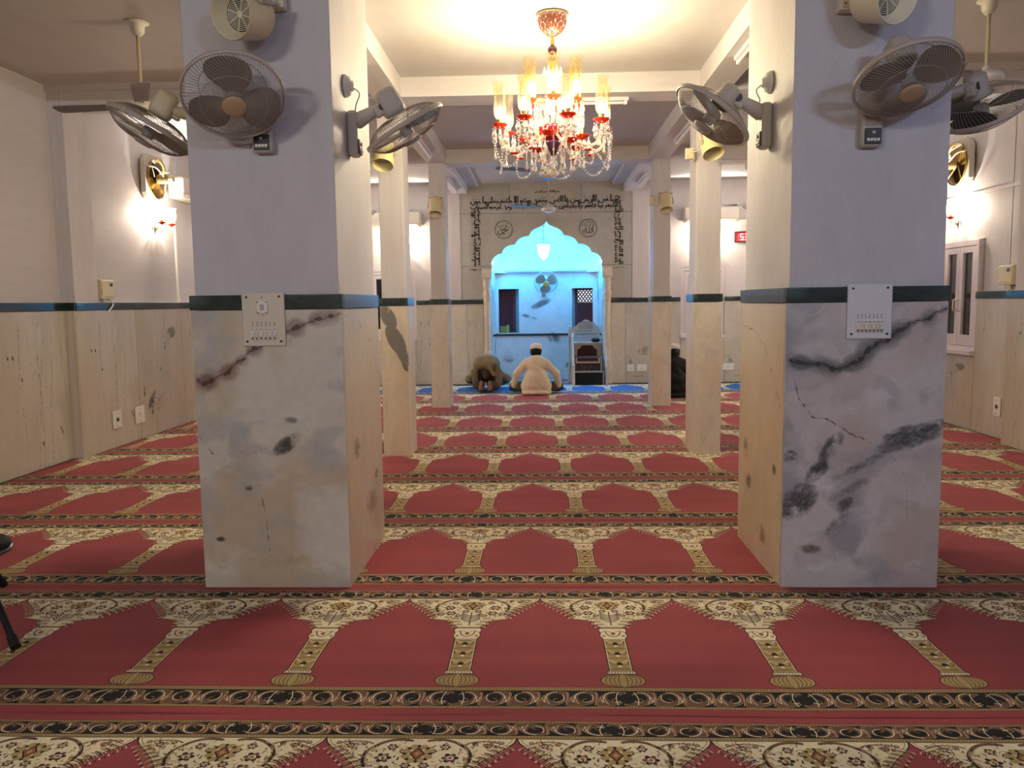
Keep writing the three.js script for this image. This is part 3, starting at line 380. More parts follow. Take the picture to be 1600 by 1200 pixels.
// ---------------------------------------------------------------- joined Arabic script, drawn with pen strokes
const GL = { // strokes in em: x runs to the left, y up; m = joined on the left, f = last in its group
  'ا': { f: [[[0, 0.95], [0.03, 0.5], [0.02, 0]]], w: 0.14, noLeft: 1 }, 'ل': { m: [[[0.06, 0.98], [0.09, 0.4], [0.07, 0], [0.2, 0]]], f: [[[0.03, 0.98], [0.06, 0.3], [0.03, -0.1], [0.22, -0.3], [0.44, -0.16], [0.47, 0.1]]], w: 0.2, W: 0.55 },
  'ب': { m: [[[0, 0], [0.1, 0.02], [0.13, 0.28], [0.17, 0.02], [0.28, 0]]], f: [[[0, 0.24], [0.05, 0.02], [0.4, -0.08], [0.72, 0.02], [0.76, 0.24]]], w: 0.28, W: 0.84 },
  'ن': { m: [[[0, 0], [0.1, 0.02], [0.13, 0.28], [0.17, 0.02], [0.28, 0]]], f: [[[0.02, 0.2], [0.04, -0.12], [0.24, -0.34], [0.46, -0.16], [0.5, 0.14]]], w: 0.28, W: 0.58 },
  'ي': { m: [[[0, 0], [0.1, 0.02], [0.13, 0.28], [0.17, 0.02], [0.28, 0]]], f: [[[0, 0.1], [0.14, 0.24], [0.26, 0.12], [0.16, -0.06], [0.3, -0.28], [0.6, -0.24], [0.72, 0.02]]], w: 0.28, W: 0.8 },
  'ح': { m: [[[0.36, 0.32], [0.14, 0.34], [0.04, 0.26], [0.3, 0.08], [0, 0], [0.46, 0]]], f: [[[0.4, 0.3], [0.1, 0.32], [0.36, 0.05], [0.05, -0.16], [0.2, -0.4], [0.55, -0.36]]], w: 0.46, W: 0.6 },
  'د': { f: [[[0.06, 0.4], [0.24, 0.1], [0.2, 0.0], [0, 0]]], w: 0.32, noLeft: 1 }, 'ر': { f: [[[0.02, 0.2], [0.06, -0.06], [0.2, -0.24], [0.36, -0.3]]], w: 0.32, noLeft: 1 },
  'و': { f: [[[0.18, 0.02], [0.04, 0.1], [0.1, 0.26], [0.2, 0.16], [0.18, -0.08], [0.34, -0.26], [0.44, -0.28]]], w: 0.36, noLeft: 1 },
  'س': { m: [[[0, 0], [0.05, 0.22], [0.09, 0.02], [0.15, 0.22], [0.19, 0.02], [0.26, 0.24], [0.3, 0.02], [0.42, 0]]], f: [[[0, 0.2], [0.06, 0.02], [0.12, 0.22], [0.18, 0.02], [0.24, 0.22], [0.3, -0.2], [0.5, -0.34], [0.72, -0.1]]], w: 0.42, W: 0.8 },
  'ص': { m: [[[0, 0], [0.2, 0.24], [0.42, 0.26], [0.46, 0.08], [0.2, 0.0], [0.5, 0.02], [0.54, 0.2], [0.58, 0.02], [0.66, 0]]], f: [[[0, 0], [0.2, 0.24], [0.42, 0.2], [0.3, 0.0], [0.04, 0], [0.5, 0.02], [0.52, -0.2], [0.7, -0.34], [0.94, -0.1]]], w: 0.66, W: 1.0 },
  'ط': { m: [[[0, 0], [0.2, 0.24], [0.42, 0.22], [0.4, 0.02], [0, 0], [0.5, 0]], [[0.14, 0.95], [0.18, 0.1]]], w: 0.5 }, 'ع': { m: [[[0, 0], [0.16, 0.04], [0.06, 0.22], [0.28, 0.22], [0.18, 0.02], [0.36, 0]]], f: [[[0.26, 0.3], [0.08, 0.24], [0.24, 0.1], [0.04, -0.14], [0.24, -0.38], [0.52, -0.3]]], w: 0.36, W: 0.58 },
  'ف': { m: [[[0, 0], [0.14, 0.04], [0.04, 0.16], [0.12, 0.3], [0.22, 0.16], [0.16, 0.02], [0.3, 0]]], f: [[[0.14, 0.04], [0.04, 0.16], [0.12, 0.3], [0.2, 0.12], [0.18, -0.16], [0.4, -0.32], [0.6, -0.06]]], w: 0.3, W: 0.66 },
  'ك': { m: [[[0, 0], [0.3, 0.04], [0.22, 0.3], [0.04, 0.56], [0.34, 0.86]], [[0.26, 0.02], [0.44, 0]]], f: [[[0.02, 0.9], [0.06, 0.04], [0.4, -0.04], [0.6, 0.1]], [[0.3, 0.4], [0.2, 0.3], [0.32, 0.24]]], w: 0.44, W: 0.66 },
  'م': { m: [[[0, 0], [0.12, -0.08], [0.2, 0.06], [0.1, 0.16], [0.04, 0.04], [0.3, 0]]], f: [[[0.04, 0.1], [0.14, 0.18], [0.18, 0.02], [0.04, 0.0], [0.2, -0.04], [0.26, -0.46]]], w: 0.3, W: 0.34 },
  'ه': { m: [[[0, 0], [0.08, 0.3], [0.28, 0.2], [0.14, -0.06], [0.06, 0.1], [0.26, 0.12], [0.36, 0]]], f: [[[0, 0.04], [0.08, 0.3], [0.2, 0.16], [0.14, 0.0], [0.02, 0.04]]], w: 0.36, W: 0.28 },
  'ء': { f: [[[0.14, 0.34], [0.02, 0.3], [0.12, 0.2], [0, 0.14]]], w: 0.2, noLeft: 1 },
};
const KIN = { 'ت': ['ب', 2, 1], 'ث': ['ب', 3, 1], 'خ': ['ح', 1, 1], 'ج': ['ح', 1, -1], 'ذ': ['د', 1, 1], 'ز': ['ر', 1, 1], 'ش': ['س', 3, 1], 'ض': ['ص', 1, 1], 'ظ': ['ط', 1, 1], 'ق': ['ف', 2, 1], 'ة': ['ه', 2, 1], 'ئ': ['ي', 0, 0], 'ؤ': ['و', 0, 0], 'أ': ['ا', 0, 0], 'إ': ['ا', 0, 0], 'ى': ['ي', 0, 0] };
const OWN = { 'ب': [1, -1], 'ن': [1, 1], 'ي': [2, -1], 'ف': [1, 1] };
function script(g, text, x, y, em, width = 0.1, marks = true) { // writes to the left from x; returns the new x
  const smooth = (pts) => { g.beginPath(); g.moveTo(...pts[0]); for (let i = 1; i < pts.length - 1; i++) g.quadraticCurveTo(pts[i][0], pts[i][1], (pts[i][0] + pts[i + 1][0]) / 2, (pts[i][1] + pts[i + 1][1]) / 2); g.lineTo(...pts[pts.length - 1]); g.lineWidth = width * em; g.lineCap = 'square'; g.lineJoin = 'round'; g.stroke(); };
  for (let i = 0; i < text.length; i++) {
    const ch = text[i]; if (ch === ' ') { x -= 0.14 * em; continue; }
    const kin = KIN[ch], base = kin ? kin[0] : ch, G = GL[base], nx = text[i + 1], joins = !G.noLeft && nx && nx !== ' ' && G.m, st = (joins || !G.f ? G.m : G.f), adv = (joins ? G.w : (G.W ?? G.w));
    for (const s of st) smooth(s.map((p) => [x - p[0] * em, y - p[1] * em]));
    const [n, up] = kin ? [kin[1], kin[2]] : (OWN[ch] ?? [0, 0]);
    for (let k = 0; k < n; k++) { const cx = x - (adv * 0.45 + (k - (n - 1) / 2) * 0.13) * em, cy = y - (up > 0 ? 0.42 : -0.2) * em - (k === 2 ? 0.1 * em : 0), r = 0.062 * em; g.beginPath(); g.moveTo(cx, cy - r); g.lineTo(cx + r, cy); g.lineTo(cx, cy + r); g.lineTo(cx - r, cy); g.closePath(); g.fill(); }
    if (marks && rnd() < 0.75) { const cx = x - adv * 0.4 * em, cy = y - rr(0.56, 0.72) * em; g.beginPath(); g.moveTo(cx, cy); g.lineTo(cx - 0.15 * em, cy + 0.08 * em); g.lineWidth = 0.04 * em; g.stroke(); }
    x -= adv * em;
  }
  return x;
}
function scriptBand(w, h, rows, em) { // white-on-black alpha mask with two interlaced lines
  const [c, g] = canvas(w, h); g.fillStyle = '#000'; g.fillRect(0, 0, w, h); g.fillStyle = g.strokeStyle = '#fff'; seed = 4242;
  rows.forEach(([text, y]) => { const [c2, g2] = canvas(8, 8); void c2; g2.fillStyle = g2.strokeStyle = '#fff'; const end = script(g2, text, 0, 0, em, 0.13), k = (w - em * 0.3) / -end; g.save(); g.translate(w - em * 0.12, 0); g.scale(k, 1); script(g, text, 0, y * h, em, 0.13); g.restore(); });
  return ctex(c, false, THREE.ClampToEdgeWrapping);
}
const ink = (mask) => new THREE.MeshStandardMaterial({ color: 0x17130f, roughness: 0.5, alphaMap: mask, transparent: true });
function inscription(mask, w, h, x, y, turn, label) {
  const g = thing('inscription', label, 'inscription', V(x, y, ZB - 0.0065)); part('lettering', new THREE.PlaneGeometry(w, h), ink(mask), g, undefined, [0, 0, turn]); return g;
}
inscription(scriptBand(1024, 96, [['وما في الارض من ذا الذي يشفع عنده الا باذنه يعلم ما بين', 0.45], ['ايديهم وما خلفهم ولا يحيطون بشيء من علمه الا بما شاء وسع كرسيه السموات', 0.86]], 47), 2.68, 0.25, 0.06, 3.27, 0, 'long horizontal band of black Arabic lettering inlaid in grey marble above the arch');
inscription(scriptBand(640, 80, [['الله لا اله الا هو الحي القيوم', 0.43], ['لا تاخذه سنة ولا نوم له ما في السموات', 0.86]], 40), 1.28, 0.17, 1.41, 2.75, -Math.PI / 2, 'vertical column of black Arabic lettering right of the blue arch');
inscription(scriptBand(640, 80, [['والارض ولا يؤده حفظهما', 0.43], ['وهو العلي العظيم', 0.86]], 40), 1.12, 0.17, -1.16, 2.62, Math.PI / 2, 'vertical column of black Arabic lettering left of the blue arch');
inscription(scriptBand(512, 64, [['بسم الله الرحمن الرحيم', 0.62]], 44), 0.46, 0.062, 0.13, 3.46, 0, 'short small line of Arabic lettering at the very top centre of the marble wall');
function medallion(x, y, draw, label) {
  const g = thing('medallion', label, 'medallion', V(x, y, ZB));
  part('disc', lathe([[0, 0.022], [0.14, 0.022], [0.15, 0.012], [0.152, 0.012], [0.158, 0.022], [0.166, 0.02], [0.17, 0], [0, 0]], 48).rotateX(Math.PI / 2), MM.grey, g);
  part('groove', new THREE.TorusGeometry(0.155, 0.004, 8, 56), M.darkGrey, g, V(0, 0, -0.02).clone().set(0, 0, 0.018));
  const [c, k] = canvas(256, 256); k.fillStyle = '#000'; k.fillRect(0, 0, 256, 256); k.strokeStyle = k.fillStyle = '#fff'; k.lineCap = 'square'; k.lineJoin = 'round'; draw(k);
  part('lettering', new THREE.PlaneGeometry(0.27, 0.27), ink(ctex(c, false, THREE.ClampToEdgeWrapping)), g, new THREE.Vector3(0, 0, 0.0235));
}
const pen = (k, w, ...pts) => { k.lineWidth = w; k.beginPath(); k.moveTo(...pts[0]); for (let i = 1; i < pts.length - 1; i++) k.quadraticCurveTo(...pts[i], (pts[i][0] + pts[i + 1][0]) / 2, (pts[i][1] + pts[i + 1][1]) / 2); k.lineTo(...pts[pts.length - 1]); k.stroke(); };
medallion(-0.655, 2.8, (k) => { // strokes of the left roundel
  pen(k, 13, [160, 62], [182, 70], [176, 88], [112, 138]); pen(k, 14, [112, 136], [160, 138], [208, 130]); pen(k, 11, [200, 134], [160, 160], [118, 178]); pen(k, 15, [112, 186], [128, 200], [140, 204]); pen(k, 11, [70, 96], [96, 150], [104, 178]); pen(k, 13, [104, 176], [84, 214], [50, 214], [34, 186], [34, 154]);
  pen(k, 9, [30, 84], [48, 80], [62, 62], [54, 66]); pen(k, 7, [88, 64], [124, 52]); pen(k, 8, [164, 44], [178, 24]); pen(k, 7, [94, 82], [104, 98], [114, 82]); for (const [a, b] of [[104, 18], [216, 92], [202, 190], [112, 236], [62, 150]]) pen(k, 6, [a, b], [a + 8, b - 8]);
}, 'round marble medallion with Arabic lettering left of the arch point');
medallion(0.865, 2.805, (k) => { // strokes of the right roundel
  pen(k, 11, [212, 60], [208, 120], [209, 202]); pen(k, 13, [182, 128], [196, 170], [186, 206], [150, 204]); pen(k, 11, [144, 126], [144, 170], [142, 200]); pen(k, 13, [142, 200], [112, 218], [92, 180], [94, 150]); pen(k, 15, [84, 140], [92, 126]); pen(k, 11, [80, 146], [68, 180], [62, 206], [44, 208], [34, 180], [32, 150]);
  pen(k, 9, [128, 98], [156, 98], [166, 72]); pen(k, 8, [64, 76], [66, 98], [92, 98]); pen(k, 9, [18, 96], [38, 76]); pen(k, 8, [144, 16], [144, 44]); pen(k, 7, [176, 50], [200, 38]); for (const [a, b] of [[72, 56], [82, 78], [112, 30], [132, 238], [80, 222]]) pen(k, 9, [a, b], [a + 3, b - 3]);
}, 'round marble medallion with Arabic lettering right of the arch point');

// ---------------------------------------------------------------- pillars
function pillar(x0, x1, z0, z1, mats, label, top = CEIL) {
  const w = x1 - x0, d = z1 - z0, cx = (x0 + x1) / 2, cz = (z0 + z1) / 2, t = 0.024, g = thing('pillar', label, 'pillar', V(cx, 0, cz)), h = 1.476, q = (n, geo, mat, x, y, z, r) => part(n, geo, mat, g, new THREE.Vector3(x, y, z), r);
  q('marble_panel', rbox(w, h, t, 0.003, 1), mats[0], 0, h / 2, d / 2 - t / 2); q('marble_panel', rbox(w, h, t, 0.003, 1), mats[2] ?? MM.plain, 0, h / 2, -d / 2 + t / 2, [0, Math.PI, 0]);
  q('marble_panel', rbox(d - 2 * t - 0.006, h, t, 0.003, 1), mats[1], w / 2 - t / 2, h / 2, 0, [0, Math.PI / 2, 0]); q('marble_panel', rbox(d - 2 * t - 0.006, h, t, 0.003, 1), mats[1], -w / 2 + t / 2, h / 2, 0, [0, -Math.PI / 2, 0]);
  const b = 1.516, bh = 0.076; q('green_band', rbox(w + 0.01, bh, t + 0.006, 0.004, 1), MM.green, 0, b, d / 2 - t / 2 + 0.003); q('green_band', rbox(w + 0.01, bh, t + 0.006, 0.004, 1), MM.green, 0, b, -d / 2 + t / 2 - 0.003);
  for (const s of [-1, 1]) q('green_band', rbox(d - 2 * t, bh, t + 0.006, 0.004, 1), MM.green, s * (w / 2 - t / 2 + 0.003), b, 0, [0, Math.PI / 2, 0]);
  q('core', box(w - 2 * t, 1.54, d - 2 * t), M.plaster, 0, 0.77, 0); q('shaft', rbox(w - 0.036, top - 1.54, d - 0.036, 0.006, 2), M.plaster, 0, (top + 1.54) / 2, 0);
  return g;
}
pillar(-1.808, -1.021, 4.107, 5.03, [MM.leftFront, MM.leftSide], 'broad front pillar with tan stained marble base and a six-switch board, left of the chandelier');
pillar(1.236, 2.037, 4.107, 5.03, [MM.rightFront, MM.rightSide], 'broad front pillar with grey-blotched marble base and a seven-switch board, right of the chandelier');
pillar(-1.562, -1.292, 7.779, 8.162, [MM.patch, MM.plainB], 'slim white pillar with a dark rocky patch on its cream marble base');
pillar(1.463, 1.733, 7.779, 8.162, [MM.plainB, MM.plain], 'slim white pillar with clean pale marble base just behind the broad right pillar');
pillar(-1.572, -1.312, 11.406, 11.787, [MM.plainB, MM.plain], 'farthest slim pillar left of the arch, near the kneeling men');
pillar(1.5615, 1.8336, 11.406, 11.787, [MM.plain, MM.plainB], 'farthest slim pillar right of the arch, hiding the man in black');

// ---------------------------------------------------------------- prayer carpets, one runner per row
const Z0 = [1.473, 2.788, 4.104, 5.406, 6.734, 8.07, 9.39, 10.71, 12.05, 13.2, 14.585], CX = [-0.427, -0.349, 0.249, -0.414, -0.448, -0.441, -0.448, -0.474, -0.491, 0.477];
const ROWS = ['nearest red prayer carpet runner, cut by the bottom edge of the picture', 'red prayer carpet runner lying in front of both broad pillars', 'red prayer carpet runner passing around the foot of the broad pillars', 'red prayer carpet runner just behind the broad pillars', 'red prayer carpet runner ending at the front of the slim pillar with rocky patch', 'red prayer carpet runner just behind the slim pillar with rocky patch', 'sixth red prayer carpet runner, between the two sets of slim pillars', 'red prayer carpet runner at the foot of the farthest slim pillars', 'farthest red prayer carpet runner, under the robe hem of the man in white'];
const FEET = [[-1.808, -1.021, 4.107, 5.03], [1.236, 2.037, 4.107, 5.03], [-1.562, -1.292, 7.779, 8.162], [1.463, 1.733, 7.779, 8.162], [-1.572, -1.312, 11.406, 11.787], [1.5615, 1.8336, 11.406, 11.787]];
for (let i = 0; i < 9; i++) runner(i < 5 ? -4.66 : -4.56, i < 5 ? 4.64 : 4.79, Z0[i], Z0[i + 1], CX[i], i, ROWS[i], redWeave, FEET);
runner(-4.56, 4.79, Z0[9], Z0[10], CX[9], 9, 'blue prayer carpet runner along the marble back wall', blueWeave);
runner(-0.86, 1.08, Z0[10] + 0.01, 15.6, 0.1, 30, 'short piece of red carpet lying inside the blue-lit niche');

// ---------------------------------------------------------------- switch boards and sockets
function screw(parent, x, y, z, r = 0.006) { part('screw', cyl(r, r, 0.004, 12).rotateX(Math.PI / 2), M.dark, parent, new THREE.Vector3(x, y, z)); }
function board(px, py, letters, socket, label, tone) {
  const W = 0.222, H = 0.275, g = thing('switchboard', label, 'switchboard', V(px, py, 4.107)), [c, k] = canvas(444, 550); k.fillStyle = tone; k.fillRect(0, 0, 444, 550); k.fillStyle = k.strokeStyle = '#1b1715'; seed = letters.length * 99;
  const n = letters.length, y0 = 402, pitch = n > 6 ? 39 : 46, x0 = 222 - pitch * (n - 1) / 2; k.font = 'bold 30px sans-serif'; k.textAlign = 'center';
  [...letters].forEach((ch, i) => { k.save(); k.translate(x0 + i * pitch + rr(-2, 2), y0 - 58); k.rotate(rr(-0.1, 0.1)); k.fillText(ch, 0, 0); k.restore(); k.beginPath(); k.arc(x0 + i * pitch + rr(-3, 3), y0 - 96 + rr(-4, 6), 5.5, 0, 6.3); k.fill(); });
  if (socket) { k.font = 'bold 44px serif'; k.fillText('t', 214, 62); k.font = 'bold 24px sans-serif'; k.fillText('L', 216, 238); }
  part('plate', rbox(W, H, 0.012, 0.005, 2), std(0xffffff, 0.45, { map: ctex(c, true, THREE.ClampToEdgeWrapping) }), g, new THREE.Vector3(0, 0, 0.006));
  for (const [x, y] of [[-0.085, 0.115], [0.085, 0.117], [-0.088, -0.112], [0.088, -0.113]]) screw(g, x, y, 0.0125);
  for (let i = 0; i < n; i++) {
    const x = ((x0 + i * pitch) - 222) * W / 444, y = (275 - y0 - 22) * H / 550, m = part('switch', rbox(pitch * 0.00046, 0.056, 0.01, 0.002, 1), M.ivory, g, new THREE.Vector3(x, y, 0.015));
    part('rocker', rbox(0.011, 0.03, 0.012, 0.003, 1), M.creamLight, m, new THREE.Vector3(0, -0.002, 0.006), [i % 2 ? 0.22 : -0.2, 0, 0]); part('gap', box(0.012, 0.004, 0.002), M.dark, m, new THREE.Vector3(0, -0.019, 0.0055)); screw(m, 0, 0.023, 0.0055, 0.003); screw(m, 0, -0.025, 0.0055, 0.003);
  }
  if (socket) { const m = part('switch_plate', rbox(0.058, 0.066, 0.012, 0.003, 1), M.ivory, g, new THREE.Vector3(-0.003, 0.063, 0.016)); for (const [x, y] of [[-1, 1], [1, 1], [-1, -1], [1, -1]]) screw(m, x * 0.022, y * 0.026, 0.0065, 0.0035); part('rocker', rbox(0.018, 0.03, 0.012, 0.003, 1), M.dusty, m, new THREE.Vector3(0, 0, 0.007)); }
  return g;
}
board(-1.426, 1.427, 'FFLFLF', true, 'cream switchboard of six switches with hand-lettered F and L, on the tan left pillar', '#d8ccb8');
board(1.645, 1.43, 'LLLFFFF', false, 'white switchboard with a row of seven switches, on the grey-blotched right pillar', '#d9d6d6');
function socket(pos, turn, w, h, label, kind) {
  const g = thing('wall_socket', label, 'socket', pos); g.rotation.y = turn; part('plate', rbox(w, h, 0.012, 0.003, 1), M.ivory, g, new THREE.Vector3(0, 0, 0.006));
  if (kind === 'round') { part('outlet', cyl(0.022, 0.024, 0.012, 24).rotateX(Math.PI / 2), M.darkGrey, g, new THREE.Vector3(0, 0, 0.012)); screw(g, 0.01, h * 0.36, 0.0125, 0.005); screw(g, -0.01, -h * 0.36, 0.0125, 0.005); part('box', rbox(w * 0.9, h * 0.96, 0.03, 0.003, 1), M.dark, g, new THREE.Vector3(-0.006, -0.006, -0.008)); }
  else if (kind === 'pins') { for (const [x, y] of [[0, 0.02], [-0.02, -0.016], [0.02, -0.016]]) part('pin_hole', cyl(0.007, 0.007, 0.004, 12).rotateX(Math.PI / 2), M.dark, g, new THREE.Vector3(x, y, 0.0125)); for (const s of [-1, 1]) screw(g, s * w * 0.4, 0.03, 0.0125, 0.004); }
  else { const m = part('switch', rbox(0.034, 0.05, 0.014, 0.003, 1), M.creamLight, g, new THREE.Vector3(0, 0.005, 0.014)); part('rocker', rbox(0.02, 0.034, 0.01, 0.003, 1), M.ivory, m, new THREE.Vector3(0, 0, 0.007)); screw(g, 0, h * 0.36, 0.0125, 0.004); screw(g, 0, -h * 0.36, 0.0125, 0.004); }
  return g;
}
const LW = Math.PI / 2, RW = -Math.PI / 2;
socket(V(-4.566, 0.3, 8.39), LW, 0.17, 0.19, 'narrow white socket plate with dark round outlet low on the left wall', 'round'); socket(V(-4.566, 0.285, 8.88), LW, 0.2, 0.19, 'square white switch plate low on the left wall, right of the round outlet', 'switch');
socket(V(4.806, 0.335, 8.58), RW, 0.13, 0.2, 'white socket plate with dark round outlet low on the right wall', 'round'); socket(V(4.806, 0.31, 8.42), RW, 0.1, 0.19, 'plain white plate beside the round outlet low on the right wall', 'switch');
socket(V(1.625, 0.277, ZB - 0.002), 0, 0.12, 0.12, 'square white three-pin socket low on the back wall below the dark stone patch', 'pins'); socket(V(1.83, 0.277, ZB - 0.002), 0, 0.18, 0.12, 'wide white double socket just left of the farthest right pillar', 'pins'); socket(V(3.39, 0.283, ZB - 0.002), 0, 0.2, 0.12, 'white socket low on the back wall under the red clock', 'pins');
function panelBox(pos, turn, label) {
  const g = thing('distribution_box', label, 'electrical box', pos); g.rotation.y = turn; part('case', rbox(0.26, 0.2, 0.08, 0.006), M.cream, g, new THREE.Vector3(0, 0, 0.04)); part('cover', rbox(0.24, 0.17, 0.012, 0.004), std(0xd9cfa8, 0.45), g, new THREE.Vector3(0, 0.008, 0.084));
  part('window', box(0.05, 0.035, 0.004), M.darkGrey, g, new THREE.Vector3(0.06, 0.05, 0.091)); part('hinge', rbox(0.012, 0.03, 0.012, 0.002, 1), M.dusty, g, new THREE.Vector3(-0.12, -0.03, 0.085)); part('conduit', cyl(0.02, 0.02, 0.05, 14), M.creamLight, g, new THREE.Vector3(0, -0.12, 0.03)); screw(g, 0, 0.05, 0.09, 0.004);
}
panelBox(V(-4.705, 1.69, 8.48), LW, 'small cream electrical box on the left wall just above the green band'); panelBox(V(4.858, 1.71, 8.5), RW, 'small cream electrical box on the right wall beside the window');
solo('cable', tubeGeo([V(-4.69, 1.6, 8.55), V(-4.6, 1.56, 8.5), V(-4.545, 1.52, 8.42), V(-4.54, 1.45, 8.3)], 0.007, 20, 6), M.ivory, undefined, 'short white cable hanging over the green band below the left electrical box', 'cable');
solo('conduit', box(0.02, 1.1, 0.03), M.ivory, V(-4.71, 2.11, 10.35), 'thin white conduit running down the left wall below the twin lamp', 'conduit');
solo('conduit', box(0.03, 0.04, 1.7), M.whiteFrame, V(4.86, 2.63, 9.1), 'thin horizontal white trunking on the right wall above the lamp', 'conduit');

// ---------------------------------------------------------------- wall fans
const FR = 0.232;
const fanGeo = (() => {
  const wires = (zc, r0, twist, n, bulge) => { const L = []; for (let i = 0; i < n; i++) { const p = []; for (let k = 0; k <= 7; k++) { const t = k / 7, r = r0 + (FR - r0) * t, a = i / n * 6.2832 + twist * t; p.push(new THREE.Vector3(r * Math.cos(a), r * Math.sin(a), zc * (1 - Math.pow(t, bulge)))); } L.push(new THREE.TubeGeometry(new THREE.CatmullRomCurve3(p), 7, 0.0011, 4)); } for (const q of [0.55]) { const r = r0 + (FR - r0) * q; L.push(new THREE.TorusGeometry(r, 0.0016, 5, 64).translate(0, 0, zc * (1 - Math.pow(q, bulge)))); } return merge(L); };
  const blade = (() => { const s = new THREE.Shape(); s.moveTo(0.03, -0.02); s.bezierCurveTo(0.07, -0.1, 0.17, -0.13, 0.2, -0.04); s.bezierCurveTo(0.22, 0.05, 0.17, 0.1, 0.12, 0.09); s.bezierCurveTo(0.07, 0.075, 0.05, 0.04, 0.03, 0.02); s.closePath(); const g = new THREE.ExtrudeGeometry(s, { depth: 0.003, bevelEnabled: false, curveSegments: 12 }), p = g.attributes.position; for (let i = 0; i < p.count; i++) { const x = p.getX(i), y = p.getY(i); p.setZ(i, p.getZ(i) - y * 0.28 + x * y * 0.6); } g.scale(1.06, 1.14, 1); g.computeVertexNormals(); return g; })();
  return {
    front: wires(0.078, 0.05, 0.75, 84, 3), rear: wires(-0.075, 0.055, -0.6, 72, 2.6), rim: new THREE.TorusGeometry(FR, 0.0075, 10, 72).scale(1, 1, 1.8), blade, boss: cyl(0.032, 0.036, 0.05, 24).rotateX(Math.PI / 2), cap: lathe([[0, 0.012], [0.04, 0.01], [0.054, 0.002], [0.056, -0.008], [0, -0.008]], 36).rotateX(Math.PI / 2),
    motor: rbox(0.11, 0.12, 0.15, 0.035, 4), motorCap: lathe([[0, -0.1], [0.04, -0.095], [0.055, -0.08], [0.058, 0], [0.07, 0.02], [0.05, 0.03]], 28).rotateX(Math.PI / 2), clip: rbox(0.018, 0.02, 0.03, 0.004), neck: rbox(0.05, 0.06, 0.06, 0.012), pivot: cyl(0.02, 0.02, 0.07, 16).rotateZ(Math.PI / 2),
    base: rbox(0.105, 0.24, 0.06, 0.02, 3), deck: rbox(0.078, 0.075, 0.012, 0.004), keys: rbox(0.062, 0.028, 0.01, 0.003), knob: cyl(0.008, 0.009, 0.01, 12).rotateX(Math.PI / 2),
  };
})();
function wallFan(mount, wallN, center, N, label, o = {}) {
  const g = thing('wall_fan', label, 'fan', mount, 'wall fans'); const C = center.clone().sub(mount), n = N.clone().normalize(), w = wallN.clone().normalize();
  const Q = new THREE.Quaternion().setFromRotationMatrix(new THREE.Matrix4().lookAt(n, new THREE.Vector3(), new THREE.Vector3(0, 1, 0.001))), QW = new THREE.Quaternion().setFromUnitVectors(new THREE.Vector3(0, 0, 1), w), sc = o.scale ?? 1;
  const head = (name, geo, mat, x = 0, y = 0, z = 0, rz = 0) => { const m = part(name, geo, mat, g, new THREE.Vector3(x, y, z).multiplyScalar(sc).applyQuaternion(Q).add(C)); m.quaternion.copy(Q).multiply(new THREE.Quaternion().setFromAxisAngle(new THREE.Vector3(0, 0, 1), rz)); m.scale.setScalar(sc); return m; };
  const at = (name, geo, mat, x, y, z) => { const m = part(name, geo, mat, g, new THREE.Vector3(x, y, z).applyQuaternion(QW)); m.quaternion.copy(QW); return m; };
  const A = o.mat ?? M.dusty, B = o.blade ?? M.fanBlade, spin = o.spin ?? 0.5;
  head('front_guard', fanGeo.front, M.wire); head('rear_guard', fanGeo.rear, M.wire); head('rim', fanGeo.rim, o.rim ?? M.rim); head('clip', fanGeo.clip, M.rim, FR * Math.cos(0.5), FR * Math.sin(0.5), 0, 0.5);
  for (let i = 0; i < 3; i++) head('blade', fanGeo.blade, B, 0, 0, 0.01, spin + i * 2.0944);
  head('hub', fanGeo.boss, M.greyPlastic, 0, 0, 0.02); head('hub_cap', fanGeo.cap, o.cap ?? M.cap, 0, 0, 0.082); head('motor', o.round ? fanGeo.motorCap : fanGeo.motor, A, 0, 0.0, o.round ? -0.09 : -0.15);
  const nk = new THREE.Vector3(0, -0.05, -0.15).applyQuaternion(Q).add(C), root = w.clone().multiplyScalar(0.05).add(new THREE.Vector3(0, 0.05, 0));
  const hk = head('neck', fanGeo.neck, A, 0, -0.07, -0.14); void hk; part('arm', rod(root, nk, 0.045, 10, 0.028), A, g); const kb = w.clone().multiplyScalar(-0.0); void kb;
  const piv = part('pivot', fanGeo.pivot, M.darkGrey, g, nk); piv.quaternion.copy(Q);
  at('base', fanGeo.base, A, 0, -0.02, 0.03); const dk = at('control_panel', fanGeo.deck, M.darkGrey, 0, -0.09, 0.062); void dk;
  for (let i = 0; i < 4; i++) part('button', fanGeo.keys.clone().scale(0.2, 0.5, 1), M.ivory, dk, new THREE.Vector3(-0.024 + i * 0.016, -0.018, 0.006)); part('speed_knob', fanGeo.knob, M.rim, dk, new THREE.Vector3(0, 0.016, 0.008));
  return g;
}
const D3 = (x, y, z) => new THREE.Vector3(x, y, z);
wallFan(V(-1.385, 2.4, 4.125), D3(0, 0, 1), V(-1.425, 2.475, 3.82), D3(0.245, -0.774, 0.612), 'dusty wall fan with tan hub cap on the front face of the broad left pillar', { spin: 1.75 });
wallFan(V(1.62, 2.37, 4.125), D3(0, 0, 1), V(1.67, 2.48, 3.82), D3(0.05, -0.86, 0.47), 'dusty wall fan with tan hub cap on the front face of the broad right pillar', { spin: 0.9 });
wallFan(V(-1.039, 2.44, 4.46), D3(1, 0, 0), V(-0.73, 2.45, 4.46), D3(0.5, -0.84, -0.18), 'grey wall fan seen edge-on, reaching toward the chandelier from the left pillar', { cap: M.greyPlastic });
